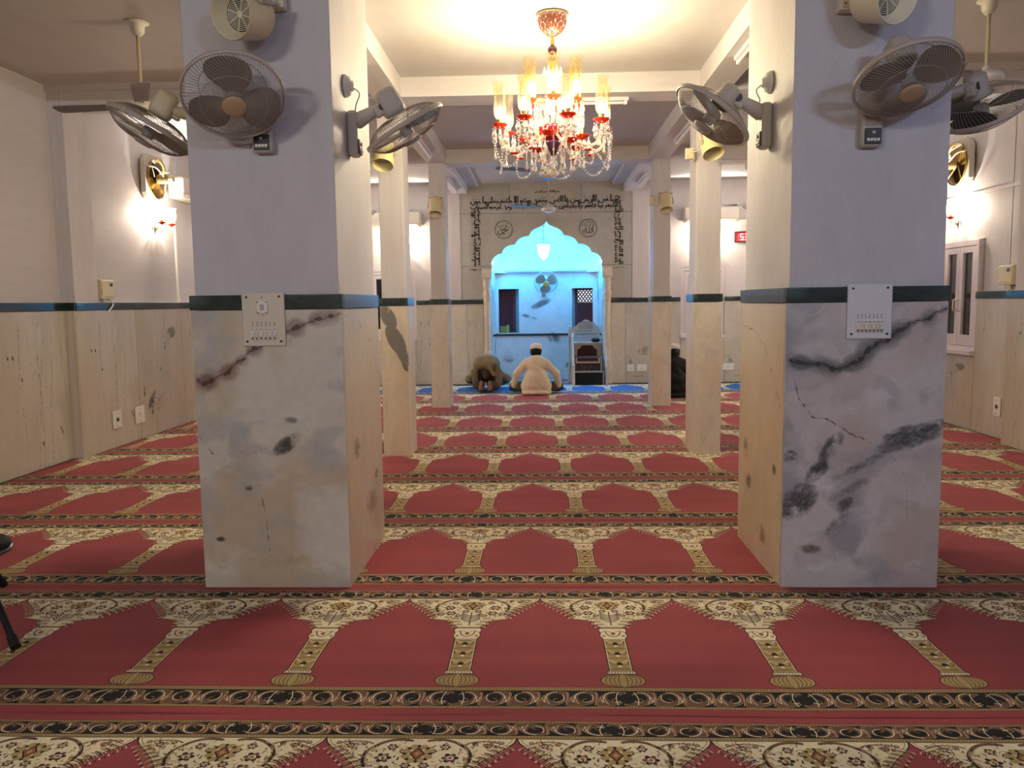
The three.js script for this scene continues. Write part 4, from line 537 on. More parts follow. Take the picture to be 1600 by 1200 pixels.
wallFan(V(1.254, 2.45, 4.52), D3(-1, 0, 0), V(0.935, 2.49, 4.5), D3(-0.62, -0.76, 0.02), 'grey wall fan with round motor, reaching toward the chandelier from the right pillar', { round: 1, cap: M.greyPlastic });
wallFan(V(-1.79, 2.5, 4.6), D3(-1, 0, 0), V(-2.2, 2.5, 4.6), D3(-0.46, -0.86, 0.16), 'cream-motored wall fan half hidden behind the left edge of the broad left pillar', { mat: M.cream, cap: M.greyPlastic, scale: 1.05 });
wallFan(V(2.02, 2.5, 4.6), D3(1, 0, 0), V(2.42, 2.53, 4.62), D3(0.45, -0.78, -0.42), 'dark-bladed wall fan seen from behind at the right edge of the broad right pillar', { round: 1, blade: M.darkGrey, scale: 1.05 });
wallFan(V(0.06, 1.74, 15.61), D3(0, 0, 1), V(0.1, 1.86, 15.3), D3(0.12, -0.4, 0.9), 'wall fan inside the blue-lit niche, on the marble above the green line', { mat: M.ivory, blade: M.greyPlastic, cap: std(0xc9c06a, 0.5), scale: 0.95 });

// ---------------------------------------------------------------- loudspeakers, junction boxes, ceiling roses
function speaker(front, N, r, len, label, mat = M.cream, back = null, wall = V(front.x, front.y + 0.12, -front.z < 5 ? 4.13 : -front.z < 9 ? 7.8 : 11.43)) {
  const g = thing('loudspeaker', label, 'loudspeaker', front, 'drum loudspeakers'), Q = new THREE.Quaternion().setFromUnitVectors(new THREE.Vector3(0, 1, 0), N.clone().normalize()), h = (n, geo, m) => { const p = part(n, geo, m, g); p.quaternion.copy(Q); return p; };
  h('shell', lathe([[0, -len], [r * 0.8, -len], [r * 0.93, -len + 0.02], [r * 0.96, -len * 0.5], [r, -0.012], [r, 0], [r * 0.96, 0.003], [r * 0.92, -0.006], [r * 0.68, -len * 0.32], [r * 0.66, -len * 0.33]], 40), mat); h('backing', cyl(r * 0.68, r * 0.68, 0.006, 32).translate(0, -len * 0.36, 0), M.dark);
  const L = []; for (let k = 1; k <= 8; k++) L.push(new THREE.TorusGeometry(r * 0.075 * k, r * 0.02, 5, 36).rotateX(Math.PI / 2)); for (let k = 0; k < 4; k++) L.push(box(r * 1.3, r * 0.05, r * 0.035).rotateY(k * 0.785)); L.push(cyl(r * 0.12, r * 0.12, 0.006, 20)); h('grille', merge(L.map((q) => q.translate(0, -len * 0.33, 0))), M.creamLight);
  const s = []; for (const k of [-1, 1]) s.push(rbox(0.006, len * 0.5, 0.035, 0.002, 1).translate(k * (r + 0.006), -len * 0.62, 0), cyl(0.012, 0.012, 0.02, 12).rotateZ(Math.PI / 2).translate(k * (r + 0.008), -len * 0.5, 0)); s.push(rbox(r * 2 + 0.02, 0.006, 0.035, 0.002, 1).translate(0, -len - 0.02, 0)); h('bracket', merge(s), M.dusty);
  if (wall) part('mount_arm', rod(N.clone().normalize().multiplyScalar(-len - 0.015), wall.clone().sub(front), 0.018, 10), M.dusty, g);
  if (back) part('cable', tubeGeo([N.clone().normalize().multiplyScalar(-len * 0.8), back.clone().sub(front).multiplyScalar(0.6).add(D3(0, 0.03, 0)), back.clone().sub(front)], 0.004, 16, 6), M.ivory, g);
  return g;
}
speaker(V(-1.425, 2.85, 3.83), D3(-0.365, -0.225, 0.9), 0.118, 0.2, 'cream drum loudspeaker high on the front of the broad left pillar', M.cream, V(-1.3, 2.96, 4.09)); speaker(V(1.62, 2.845, 3.83), D3(0.4, -0.3, 0.87), 0.118, 0.2, 'cream drum loudspeaker high on the front of the broad right pillar', M.creamLight, V(1.49, 2.9, 4.09));
speaker(V(-1.44, 2.765, 7.5), D3(-0.03, -0.86, 0.5), 0.098, 0.24, 'yellow-cream loudspeaker pointing down on the slim pillar with rocky patch', std(0xddd3a0, 0.42)); speaker(V(1.575, 2.81, 7.5), D3(0.14, -0.85, 0.5), 0.098, 0.24, 'yellow-cream loudspeaker pointing down beside the right fan, on a slim pillar', std(0xddd3a0, 0.42), V(1.41, 2.87, 7.75));
speaker(V(-1.44, 2.715, 11.18), D3(0.02, -0.9, 0.42), 0.09, 0.24, 'small cream loudspeaker on the farthest pillar left of the arch'); speaker(V(1.725, 2.72, 11.18), D3(0.02, -0.9, 0.42), 0.09, 0.24, 'small cream loudspeaker on the farthest pillar right of the arch', M.cream, V(1.56, 2.83, 11.4));
function jbox(p, w, h, d, label) { const g = thing('junction_box', label, 'junction box', p, 'junction boxes'); part('case', rbox(w, h, d, 0.006), M.creamLight, g, D3(0, 0, d / 2)); part('cover', rbox(w * 0.88, h * 0.85, 0.008, 0.003), M.cream, g, D3(0, 0, d + 0.002)); screw(g, w * 0.32, h * 0.25, d + 0.007, 0.004); screw(g, -w * 0.32, -h * 0.25, d + 0.007, 0.004); }
jbox(V(-1.3, 3.0, 4.12), 0.11, 0.1, 0.07, 'cream junction box beside the loudspeaker on the broad left pillar'); jbox(V(1.5, 2.92, 4.12), 0.11, 0.1, 0.07, 'cream junction box beside the loudspeaker on the broad right pillar'); jbox(V(1.41, 2.86, 7.795), 0.08, 0.1, 0.05, 'small cream junction box left of the yellow loudspeaker on the right slim pillar'); jbox(V(1.55, 2.87, 11.42), 0.07, 0.12, 0.04, 'small junction box with looped wire on the farthest right pillar');
function rose(p, s, label, to) { const g = thing('ceiling_rose', label, 'wall rose', p); part('body', lathe([[0, 0.055], [0.025, 0.052], [0.032, 0.035], [0.05, 0.03], [0.052, 0.018], [0.058, 0.015], [0.06, 0], [0, 0]], 32).rotateZ(-s * Math.PI / 2), M.ivory, g); part('cord', tubeGeo([D3(s * 0.05, -0.01, 0), D3(s * 0.08, -0.04, 0.0), D3(s * 0.06, -0.1, 0), to.clone().sub(p)], 0.0035, 20, 6), M.dusty, g); }
rose(V(-1.039, 2.66, 4.4), 1, 'round white cord rose on the left pillar above the edge-on fan', V(-1.0, 2.5, 4.45)); rose(V(1.254, 2.66, 4.52), -1, 'round white cord rose on the right pillar above the round-motored fan', V(1.1, 2.5, 4.5));

// ---------------------------------------------------------------- ceiling fans
function ceilingFan(x, z, drop, turn, label, tone) {
  const g = thing('ceiling_fan', label, 'ceiling fan', V(x, CEIL, z), 'ceiling fans'), m = tone ?? M.ivory;
  part('canopy', lathe([[0, -0.1], [0.03, -0.098], [0.05, -0.07], [0.055, -0.02], [0.085, -0.008], [0.085, 0], [0, 0]], 32), m, g); part('rod', cyl(0.014, 0.014, drop, 14), std(0xb9a98a, 0.4), g, D3(0, -drop / 2, 0));
  part('motor', lathe([[0, 0.06], [0.025, 0.055], [0.035, 0.03], [0.09, 0.012], [0.115, -0.01], [0.12, -0.035], [0.1, -0.055], [0.05, -0.075], [0, -0.08]], 40), m, g, D3(0, -drop, 0));
  const s = new THREE.Shape(); s.moveTo(0.16, -0.05); s.lineTo(0.66, -0.068); s.quadraticCurveTo(0.7, -0.06, 0.7, 0); s.quadraticCurveTo(0.7, 0.06, 0.66, 0.064); s.lineTo(0.16, 0.05); s.closePath();
  for (let i = 0; i < 3; i++) { const b = part('blade', new THREE.ExtrudeGeometry(s, { depth: 0.004, bevelEnabled: false }).rotateX(-Math.PI / 2 + 0.16), tone ?? std(0x77737a, 0.45), g, D3(0, -drop - 0.012, 0), [0, turn + i * 2.0944, 0]); part('blade_arm', rbox(0.12, 0.008, 0.035, 0.003, 1), M.dusty, b, D3(0.13, 0.004, 0)); }  // blade grey is darkened to give a backlit look
}
ceilingFan(-3.0, 6.15, 0.6, -1.117, 'cream ceiling fan over the left aisle, one blade pointing at the viewer'); ceilingFan(3.25, 6.15, 0.52, -0.7, 'cream ceiling fan over the right aisle behind the dark-bladed wall fan');
ceilingFan(0.115, 9.6, 0.6, -0.5, 'ceiling fan directly below and behind the chandelier'); ceilingFan(0.14, 13.1, 0.62, -0.5, 'ceiling fan with visible rod in front of the marble lettering');
ceilingFan(3.3, 13.1, 0.62, 2.9, 'ceiling fan at the far end of the right aisle near the red clock'); ceilingFan(-2.75, 13.1, 0.62, 0.0, 'ceiling fan at the far end of the left aisle, mostly hidden by pillars');

// ---------------------------------------------------------------- tube light battens on the beams
function batten(x, z, len, along, label, lit) {
  const g = thing('tube_light', label, 'tube light', V(x, BEAM, z), 'tube lights under the beams'); if (along === 'x') g.rotation.y = Math.PI / 2;
  part('housing', rbox(0.06, 0.035, len, 0.006), M.whiteFrame, g, D3(0, -0.018, 0)); const t = part('tube', cyl(0.013, 0.013, len - 0.1, 14).rotateX(Math.PI / 2), lit ? glow(lit, 6) : M.ivory, g, D3(0, -0.052, 0)); for (const s of [-1, 1]) part('end_cap', rbox(0.03, 0.05, 0.03, 0.005), M.ivory, g, D3(0, -0.045, s * (len / 2 - 0.03))); void t; return g;
}
batten(-1.42, 5.95, 1.5, 'z', 'unlit tube light under the left beam, just past the broad left pillar'); batten(1.6, 6.0, 1.5, 'z', 'unlit tube light under the right beam, just past the broad right pillar'); batten(-1.42, 10.0, 1.35, 'z', 'unlit tube light under the left beam behind the edge-on fan'); batten(1.66, 9.3, 1.5, 'z', 'unlit tube light under the right beam behind the round-motored fan');
batten(-1.42, 13.3, 1.35, 'z', 'unlit tube light under the left beam beside the marble lettering'); batten(1.64, 13.1, 1.0, 'z', 'unlit tube light under the right beam beside the marble lettering'); batten(0.36, 7.97, 1.0, 'x', 'unlit tube light under the cross beam right of the chandelier'); batten(2.9, 11.6, 0.9, 'x', 'unlit tube light under the far cross beam in the right aisle');

// ---------------------------------------------------------------- chandelier
{
  const g = thing('chandelier', 'glass chandelier with red cups, bead chains and lit tall shades hanging in the middle', 'chandelier', V(0.105, CEIL, 6.2));
  const q = (n, geo, mat, p, r, to = g) => part(n, geo, mat, to, p, r), Y = (y) => y - CEIL;
  const et = (() => { const [c, k] = canvas(256, 128); seed = 31; k.fillStyle = '#5f3a2e'; k.fillRect(0, 0, 256, 128); for (let i = 0; i < 200; i++) { k.fillStyle = ['#7b3a2a', '#e8dcc4', '#4a2a20', '#9a6a3a', '#5a2a22', '#8a2a24'][i % 6]; k.globalAlpha = 0.8; k.beginPath(); k.ellipse(rr(0, 256), rr(0, 128), rr(2, 9), rr(2, 7), rr(0, 3), 0, 6.3); k.fill(); } k.globalAlpha = 1; const t = ctex(c); t.repeat.set(4, 2); return t; })();
  q('canopy', lathe([[0, -0.165], [0.03, -0.162], [0.068, -0.14], [0.1, -0.095], [0.116, -0.045], [0.118, -0.012], [0.108, 0], [0, 0]], 36), phys(0xffffff, 0.15, { map: et, clearcoat: 0.6 }), D3(0, 0, 0)); q('canopy_rim', new THREE.TorusGeometry(0.117, 0.006, 8, 48).rotateX(Math.PI / 2), M.oldBrass, D3(0, -0.012, 0));
  q('neck', cyl(0.012, 0.016, 0.09, 16), M.brass, D3(0, -0.2, 0)); q('ball', new THREE.SphereGeometry(0.036, 24, 16), phys(0x6e4a40, 0.1, { clearcoat: 0.6, map: et }), D3(0, Y(3.362), 0)); q('chain_loop', new THREE.TorusGeometry(0.016, 0.005, 8, 20), M.brass, D3(0, Y(3.3), 0)); q('stem_cap', lathe([[0, 0.04], [0.02, 0.04], [0.036, 0.02], [0.026, -0.02], [0.046, -0.04], [0.02, -0.06], [0, -0.06]], 24), std(0xa65f3a, 0.3), D3(0, Y(3.25), 0));
  q('stem', lathe([[0, 0], [0.016, 0], [0.012, 0.1], [0.022, 0.14], [0.014, 0.2], [0.018, 0.36], [0.03, 0.4], [0.014, 0.44], [0.014, 0.5], [0, 0.5]], 20), M.glassArm, D3(0, Y(2.76), 0));
  q('bowl', lathe([[0.02, -0.01], [0.055, 0.0], [0.085, 0.03], [0.125, 0.07], [0.128, 0.09], [0.122, 0.095], [0.08, 0.05], [0.03, 0.03], [0.02, 0.03]], 40), M.ruby, D3(0, Y(2.7), 0)); q('bowl_foot', lathe([[0, -0.13], [0.012, -0.125], [0.03, -0.09], [0.055, -0.03], [0.058, 0], [0, 0]], 32), M.plum, D3(0, Y(2.71), 0)); q('bowl_drum', lathe([[0.07, 0], [0.072, 0.075], [0.066, 0.078], [0.066, 0]], 32), M.ruby, D3(0, Y(2.74), 0));
  q('finial', lathe([[0, 0], [0.012, 0.004], [0.02, 0.02], [0.012, 0.035], [0.03, 0.055], [0.034, 0.075], [0.018, 0.1], [0.026, 0.115], [0.014, 0.13], [0, 0.13]], 24), M.crystal, D3(0, Y(2.465), 0));
  const shadeG = lathe([[0.016, 0], [0.03, 0.004], [0.044, 0.03], [0.046, 0.08], [0.042, 0.15], [0.04, 0.2], [0.046, 0.24], [0.055, 0.262]], 32); { const p = shadeG.attributes.position; for (let i = 0; i < p.count; i++) if (p.getY(i) > 0.255) { const a = Math.atan2(p.getZ(i), p.getX(i)); p.setY(i, p.getY(i) + 0.008 * Math.cos(a * 8)); } shadeG.computeVertexNormals(); }
  const shadeTex = (() => { const [c, k] = canvas(512, 512); seed = 77; k.fillStyle = '#ffffff'; k.fillRect(0, 0, 512, 512); k.strokeStyle = '#b9ad94'; for (let i = 0; i < 46; i++) { const x = rr(0, 512), y = rr(60, 300); k.lineWidth = 2; k.beginPath(); k.moveTo(x, y); k.quadraticCurveTo(x + rr(-30, 30), y + rr(10, 40), x + rr(-20, 20), y + 70); k.stroke(); k.beginPath(); k.arc(x, y, rr(3, 7), 0, 6.3); k.stroke(); } return ctex(c); })();
  const SH = phys(0xfaf2d8, 0.05, { map: shadeTex, transmission: 0.99, specularIntensity: 0.4, thickness: 0, side: THREE.DoubleSide });
  const cupG = lathe([[0.012, -0.012], [0.03, -0.008], [0.05, 0.008], [0.06, 0.02], [0.056, 0.022], [0.03, 0.006], [0.012, 0.004]], 20); { const p = cupG.attributes.position; for (let i = 0; i < p.count; i++) { const a = Math.atan2(p.getZ(i), p.getX(i)), r = Math.hypot(p.getX(i), p.getZ(i)); if (r > 0.04) { const k = 1 + 0.08 * Math.cos(a * 10); p.setX(i, p.getX(i) * k); p.setZ(i, p.getZ(i) * k); } } cupG.computeVertexNormals(); }
  const holderG = lathe([[0, 0], [0.018, 0], [0.022, 0.012], [0.018, 0.02], [0.024, 0.035], [0.02, 0.05], [0, 0.05]], 20), bulbG = lathe([[0, 0], [0.009, 0], [0.014, 0.02], [0.016, 0.045], [0.01, 0.075], [0, 0.088]], 16), bulbM = glow(WARM, 6);
  const bead = new THREE.IcosahedronGeometry(1, 1), dropG = (s = 1) => lathe([[0, 0], [0.004, -0.004], [0.006, -0.014], [0.013, -0.034], [0.012, -0.044], [0, -0.054]].map((p) => [p[0] * s, p[1] * s]), 7);
  const dropsG = merge([...Array(8)].flatMap((_, i) => { const a = i * 0.785, x = 0.052 * Math.cos(a), z = 0.052 * Math.sin(a); return [dropG(1.1).translate(x, -0.018, z), bead.clone().scale(0.006, 0.006, 0.006).translate(x, -0.008, z), dropG(0.9).translate(x * 0.96, -0.064, z * 0.96)]; }));
  const bellG = lathe([[0.004, 0.07], [0.012, 0.06], [0.016, 0.04], [0.022, 0.02], [0.03, 0.004], [0.026, 0.002], [0.016, 0.03], [0.004, 0.055]], 18);
  const lamp = (th, r, yc, armY, k) => { // th from the front, clockwise seen from above
    const dx = Math.sin(th), dz = Math.cos(th), P = (rad, y) => D3(dx * rad, Y(y), dz * rad);
    const arm = q('arm', tubeGeo([P(0.05, armY + 0.03), P(r * 0.35, armY - 0.01), P(r * 0.62, yc - 0.14), P(r * 0.86, yc - 0.15), P(r * 1.0, yc - 0.08), P(r, yc - 0.01)], 0.011, 28, 8), M.glassArm, D3(0, 0, 0)); void arm;
    q('scroll', tubeGeo([P(r * 0.3, armY + 0.0), P(r * 0.42, armY + 0.09), P(r * 0.56, armY + 0.07), P(r * 0.52, armY - 0.0)], 0.007, 18, 6), M.glassArm, D3(0, 0, 0));
    q('cup', cupG, M.redGlass, P(r, yc)); q('crystal_drops', dropsG, M.crystal, P(r, yc - 0.004)); q('lamp_holder', holderG, M.oldBrass, P(r, yc + 0.012)); const s = q('shade', shadeG, SH, P(r, yc + 0.056), [0, k, 0]); q('bulb', bulbG, bulbM, D3(0, 0.012, 0), undefined, s);
    const L = new THREE.PointLight(WARM, LIGHT.chandelier, 0, 2); L.position.set(0, 0.06, 0); L.castShadow = true; s.add(L);
  };
  for (let i = 0; i < 8; i++) lamp(0.244 + i * 0.785, 0.405, 2.79, 2.72, i); for (let i = 0; i < 6; i++) lamp(i * 1.0472, 0.195, 2.965, 2.86, i + 9);
  const strand = (pts, n, r, drop) => { const c = new THREE.CatmullRomCurve3(pts), L = []; for (let i = 0; i <= n; i++) { const p = c.getPointAt(i / n), s = i % 9 === 4 ? r * 1.5 : r; L.push(bead.clone().scale(s, s, s).translate(p.x, p.y, p.z)); } if (drop) { const p = pts[pts.length - 1]; L.push(dropG(1.2).translate(p.x, p.y - 0.008, p.z)); } q('bead_strand', merge(L), M.crystal, D3(0, 0, 0)); };
  for (let i = 0; i < 8; i++) { const a = 0.244 + i * 0.785, b = a + 0.785, m = (a + b) / 2, P = (t, r, y) => D3(Math.sin(t) * r, Y(y), Math.cos(t) * r); strand([P(a, 0.44, 2.77), P(a + 0.06, 0.445, 2.64), P(m - 0.14, 0.42, 2.5), P(m + 0.1, 0.4, 2.485), P(b - 0.12, 0.36, 2.58), P(b - 0.04, 0.3, 2.66)], 26, 0.0075); strand([P(a - 0.05, 0.44, 2.765), P(a - 0.06, 0.442, 2.62)], 7, 0.008, true); const bp = P(a, 0.3, 2.6); q('glass_bell', bellG, M.crystal, bp); q('bell_rim', new THREE.TorusGeometry(0.029, 0.005, 8, 24).rotateX(Math.PI / 2), M.redGlass, bp.clone().add(D3(0, 0.004, 0))); q('bell_cord', bead.clone().scale(0.008, 0.014, 0.008), M.crystal, bp.clone().add(D3(0, 0.08, 0))); }
  for (let i = 0; i < 20; i++) { const a = i * 0.31416, r = i % 2 ? 0.2 : 0.14, P = (rad, y) => D3(Math.sin(a) * rad, Y(y), Math.cos(a) * rad); strand([P(0.12, 2.79), P(r * 0.98, 2.73), P(r, 2.64), P(r, i % 2 ? 2.56 : 2.53)], i % 2 ? 17 : 19, 0.0058, true); }
  for (let i = 0; i < 6; i++) { const a = i * 1.047 + 0.5; q('crystal_drops', dropG(1.3), M.crystal, D3(Math.sin(a) * 0.06, Y(3.24), Math.cos(a) * 0.06)); }
  for (let i = 0; i < 8; i++) { const a = i * 0.785 + 0.6; q('lower_cup', cupG, M.redGlass, D3(Math.sin(a) * 0.22, Y(2.66 + (i % 2) * 0.05), Math.cos(a) * 0.22)); }
}

// ---------------------------------------------------------------- wall lamps
function sconce(pos, turn, label, power = LIGHT.sconce) {
  const g = thing('wall_lamp', label, 'wall lamp', pos, undefined); g.rotation.y = turn;
  part('back_plate', lathe([[0, 0.11], [0.012, 0.1], [0.02, 0.07], [0.016, 0.04], [0.03, 0.02], [0.034, 0], [0.024, -0.03], [0.014, -0.06], [0, -0.1]], 20).scale(1, 1, 0.6), M.chrome, g, D3(0, 0, 0.02)); part('boss', new THREE.SphereGeometry(0.022, 18, 12), M.oldBrass, g, D3(0, -0.02, 0.045));
  for (const s of [-1, 1]) {
    const tip = D3(s * 0.13, 0.03, 0.17); part('arm', tubeGeo([D3(0, -0.02, 0.05), D3(s * 0.04, -0.06, 0.09), D3(s * 0.1, -0.07, 0.15), D3(s * 0.14, -0.02, 0.18), tip], 0.009, 24, 8), M.glassArm, g); part('scroll', tubeGeo([D3(s * 0.02, -0.01, 0.06), D3(s * 0.05, 0.03, 0.1), D3(s * 0.09, 0.0, 0.13), D3(s * 0.07, -0.04, 0.11)], 0.006, 16, 6), M.glassArm, g);
    part('cup', lathe([[0.008, -0.02], [0.02, -0.012], [0.045, 0.004], [0.05, 0.012], [0.03, 0.006], [0.008, 0]], 24), M.redGlass, g, tip); part('lamp_holder', cyl(0.02, 0.018, 0.04, 18), M.oldBrass, g, tip.clone().add(D3(0, 0.02, 0)));
    const sh = part('shade', lathe([[0.016, 0], [0.04, 0.012], [0.054, 0.045], [0.052, 0.09], [0.046, 0.12], [0.056, 0.15], [0.066, 0.162]], 32), M.opal, g, tip.clone().add(D3(0, 0.038, 0))); part('bulb', lathe([[0, 0], [0.012, 0], [0.024, 0.03], [0.026, 0.05], [0.016, 0.075], [0, 0.082]], 16), glow(SOFT, 14), sh, D3(0, 0.016, 0));
    part('crystal_drop', lathe([[0, 0], [0.005, -0.006], [0.013, -0.035], [0, -0.055]], 8), M.crystal, g, tip.clone().add(D3(s * 0.03, -0.02, 0))); const L = new THREE.PointLight(SOFT, power, 0, 2); L.position.set(0, 0.07, 0); L.castShadow = true; sh.add(L);
  }
  part('drop', lathe([[0, 0.02], [0.006, 0.01], [0.012, -0.02], [0, -0.05]], 8), M.crystal, g, D3(0, -0.12, 0.04));
}
sconce(V(-4.715, 2.47, 9.78), LW, 'twin-armed glass wall lamp with red cups, lit, on the left wall'); sconce(V(4.86, 2.36, 9.62), RW, 'twin-armed glass wall lamp, lit, on the right wall above the window'); sconce(V(-4.715, 2.47, 12.4), LW, 'added twin wall lamp out of view behind the broad left pillar, brightening the far left aisle', LIGHT.far); sconce(V(4.86, 2.4, 12.4), RW, 'added twin wall lamp out of view behind the broad right pillar, brightening the far right aisle', LIGHT.far); sconce(V(-2.5, 2.5, ZB + 0.02), 0, 'lit wall lamp on the back wall hidden behind the slim pillar with rocky patch', LIGHT.sconce * 1.5); sconce(V(3.0, 2.5, ZB + 0.02), 0, 'lit wall lamp on the back wall hidden behind the right slim pillar', LIGHT.sconce * 1.5);  // the two lamps using the far power are added to brighten the far end

// ---------------------------------------------------------------- exhaust fans, air conditioners, clocks
function exhaust(pos, turn, label) {
  const g = thing('exhaust_fan', label, 'exhaust fan', pos, undefined); g.rotation.y = turn; const oct = (r, c) => { const s = new THREE.Shape(); [[r, c], [c, r], [-c, r], [-r, c], [-r, -c], [-c, -r], [c, -r], [r, -c]].forEach((p, i) => i ? s.lineTo(...p) : s.moveTo(...p)); s.closePath(); return s; };
  const f = oct(0.27, 0.18), h = new THREE.Path(); h.absarc(0, 0, 0.225, 0, Math.PI * 2, true); f.holes.push(h); part('frame', new THREE.ExtrudeGeometry(f, { depth: 0.05, bevelEnabled: true, bevelThickness: 0.004, bevelSize: 0.004, bevelSegments: 1, curveSegments: 40 }), M.dusty, g, D3(0, 0, 0.03)); part('duct', lathe([[0.226, 0], [0.226, 0.085], [0.24, 0.11], [0.246, 0.108], [0.234, 0.08], [0.234, 0]], 44).rotateX(Math.PI / 2), M.brass, g); part('backing', cyl(0.23, 0.23, 0.006, 40).rotateX(Math.PI / 2), std(0x2a2015, 0.8), g, D3(0, 0, 0.004));  // brass tones of duct, blades and motor carry the warm lamplight from below
  const s = new THREE.Shape(); s.moveTo(0.04, -0.035); s.lineTo(0.19, -0.1); s.quadraticCurveTo(0.22, 0, 0.19, 0.08); s.lineTo(0.04, 0.035); s.closePath(); for (let i = 0; i < 4; i++) part('blade', new THREE.ExtrudeGeometry(s, { depth: 0.004, bevelEnabled: false }).rotateX(0.45), M.brass, g, D3(0, 0, 0.07), [0, 0, i * 1.5708 + 0.4]);
  part('motor', lathe([[0, 0], [0.05, 0], [0.055, 0.02], [0.055, 0.12], [0.045, 0.15], [0.02, 0.16], [0, 0.16]], 28).rotateX(Math.PI / 2), M.oldBrass, g, D3(0, 0, 0.1)); part('motor_cap', cyl(0.04, 0.046, 0.05, 24).rotateX(Math.PI / 2), M.cream, g, D3(0, 0, 0.27));
  for (let i = 0; i < 3; i++) { const a = i * 2.0944 + 0.5, c = Math.cos(a), n = Math.sin(a); part('strut', tubeGeo([D3(c * 0.25, n * 0.25, 0.08), D3(c * 0.22, n * 0.22, 0.17), D3(c * 0.05, n * 0.05, 0.2)], 0.011, 16, 8), M.dusty, g); }
}
exhaust(V(-4.715, 3.03, 9.75), LW, 'exhaust fan painted a brass tone for the lamplight, with motor and struts on the left wall above the twin lamp'); exhaust(V(4.86, 3.0, 9.58), RW, 'exhaust fan painted a brass tone for the lamplight, with struts on the right wall above the lamp');
function ac(pos, turn, w, label) { const g = thing('air_conditioner', label, 'air conditioner', pos, undefined); g.rotation.y = turn; part('body', rbox(w, 0.27, 0.2, 0.03, 3), M.creamLight, g, D3(0, 0, 0.11)); part('louver', rbox(w - 0.1, 0.05, 0.02, 0.006), M.ivory, g, D3(0, -0.105, 0.2), [0.5, 0, 0]); part('front_panel', rbox(w - 0.02, 0.17, 0.012, 0.005), M.ivory, g, D3(0, 0.03, 0.21)); part('display', box(0.06, 0.012, 0.003), M.chrome, g, D3(0.1, -0.03, 0.2175)); }
ac(V(-4.72, 3.0, 10.65), LW, 0.9, 'white air conditioner on the left wall beside the exhaust fan'); ac(V(-2.62, 2.99, ZB + 0.02), 0, 0.96, 'cream air conditioner on the back wall left of the arch'); ac(V(3.03, 2.99, ZB + 0.02), 0, 0.96, 'cream air conditioner on the back wall right of the arch');
function clock(x, y, text, label, shift = -10) {
  const g = thing('led_clock', label, 'clock', V(x, y, ZB + 0.03)), [c, k] = canvas(512, 128), SEG = { 0: 'abcdef', 5: 'afgcd', 3: 'abgcd', 1: 'bc', 4: 'fgbc', 9: 'abcdfg' }; k.fillStyle = '#c00018'; k.fillRect(0, 0, 512, 128); k.lineCap = 'round';
  [...text].forEach((ch, i) => { const X = shift + i * 78, w = 46, t = 22, h = 42, s = { a: [0, 0, w, 0], b: [w, 0, w, h], c: [w, h, w, 2 * h], d: [0, 2 * h, w, 2 * h], e: [0, h, 0, 2 * h], f: [0, 0, 0, h], g: [0, h, w, h] }; k.strokeStyle = i === 0 ? '#ff5a6a' : '#fff1f4'; k.lineWidth = 15; for (const q of SEG[ch] ?? '') { const a = s[q]; k.beginPath(); k.moveTo(X + a[0], t + a[1]); k.lineTo(X + a[2], t + a[3]); k.stroke(); } });
  const t = ctex(c, true, THREE.ClampToEdgeWrapping); part('case', rbox(0.62, 0.19, 0.05, 0.008), std(0x35100f, 0.5), g, D3(0, 0, 0.025)); part('display', new THREE.PlaneGeometry(0.57, 0.15), new THREE.MeshStandardMaterial({ color: 0x120204, emissive: 0xffffff, emissiveMap: t, emissiveIntensity: 1.1, roughness: 0.2 }), g, D3(0, 0, 0.0512));
}
clock(3.78, 2.605, '153904', 'red digital clock on the back wall of the right aisle, cut off by the pillar'); clock(-3.36, 2.62, '153904', 'red digital clock on the back wall of the left aisle, only its right end showing', 52);
solo('bracket_box', rbox(0.2, 0.1, 0.09, 0.008), M.ivory, V(3.66, 2.86, ZB - 0.01), 'small white box on the back wall just above the right red clock', 'box');

// ---------------------------------------------------------------- niche: lantern, columns, pulpit, books
{
  const g = thing('hanging_lantern', 'white glass lantern hanging on chains in the top of the blue arch', 'lantern', V(0.062, 2.93, 15.02)), gl = part('globe', lathe([[0, -0.3], [0.02, -0.296], [0.07, -0.24], [0.11, -0.12], [0.122, -0.02], [0.118, 0]], 36), phys(0xffffff, 0.8, { transmission: 0.5, thickness: 0, side: THREE.DoubleSide }), g, D3(0, -0.37, 0)); part('bulb', new THREE.SphereGeometry(0.04, 20, 14), glow(new THREE.Color(0.8, 0.93, 1), 16), gl, D3(0, -0.12, 0)); const L = new THREE.PointLight(0xd8f0ff, LIGHT.lantern, 0, 2); L.position.set(0, -0.12, 0); L.castShadow = true; gl.add(L);
  part('rim', new THREE.TorusGeometry(0.122, 0.007, 8, 40).rotateX(Math.PI / 2), M.oldBrass, g, D3(0, -0.37, 0)); for (let i = 0; i < 3; i++) { const a = i * 2.094 + 0.5; part('chain', rod(D3(0.12 * Math.cos(a), -0.37, 0.12 * Math.sin(a)), D3(0.01, -0.23, 0), 0.004, 6), M.oldBrass, g); } part('stem', rod(D3(0, -0.35, 0), D3(0, -0.24, 0), 0.008, 8), M.oldBrass, g); part('upper_chain', rod(D3(0, -0.24, 0), D3(0, 0, 0), 0.006, 8), M.darkGrey, g); part('hook', lathe([[0, 0.02], [0.02, 0.02], [0.03, -0.02], [0.012, -0.06], [0, -0.06]], 16), M.darkGrey, g);
}
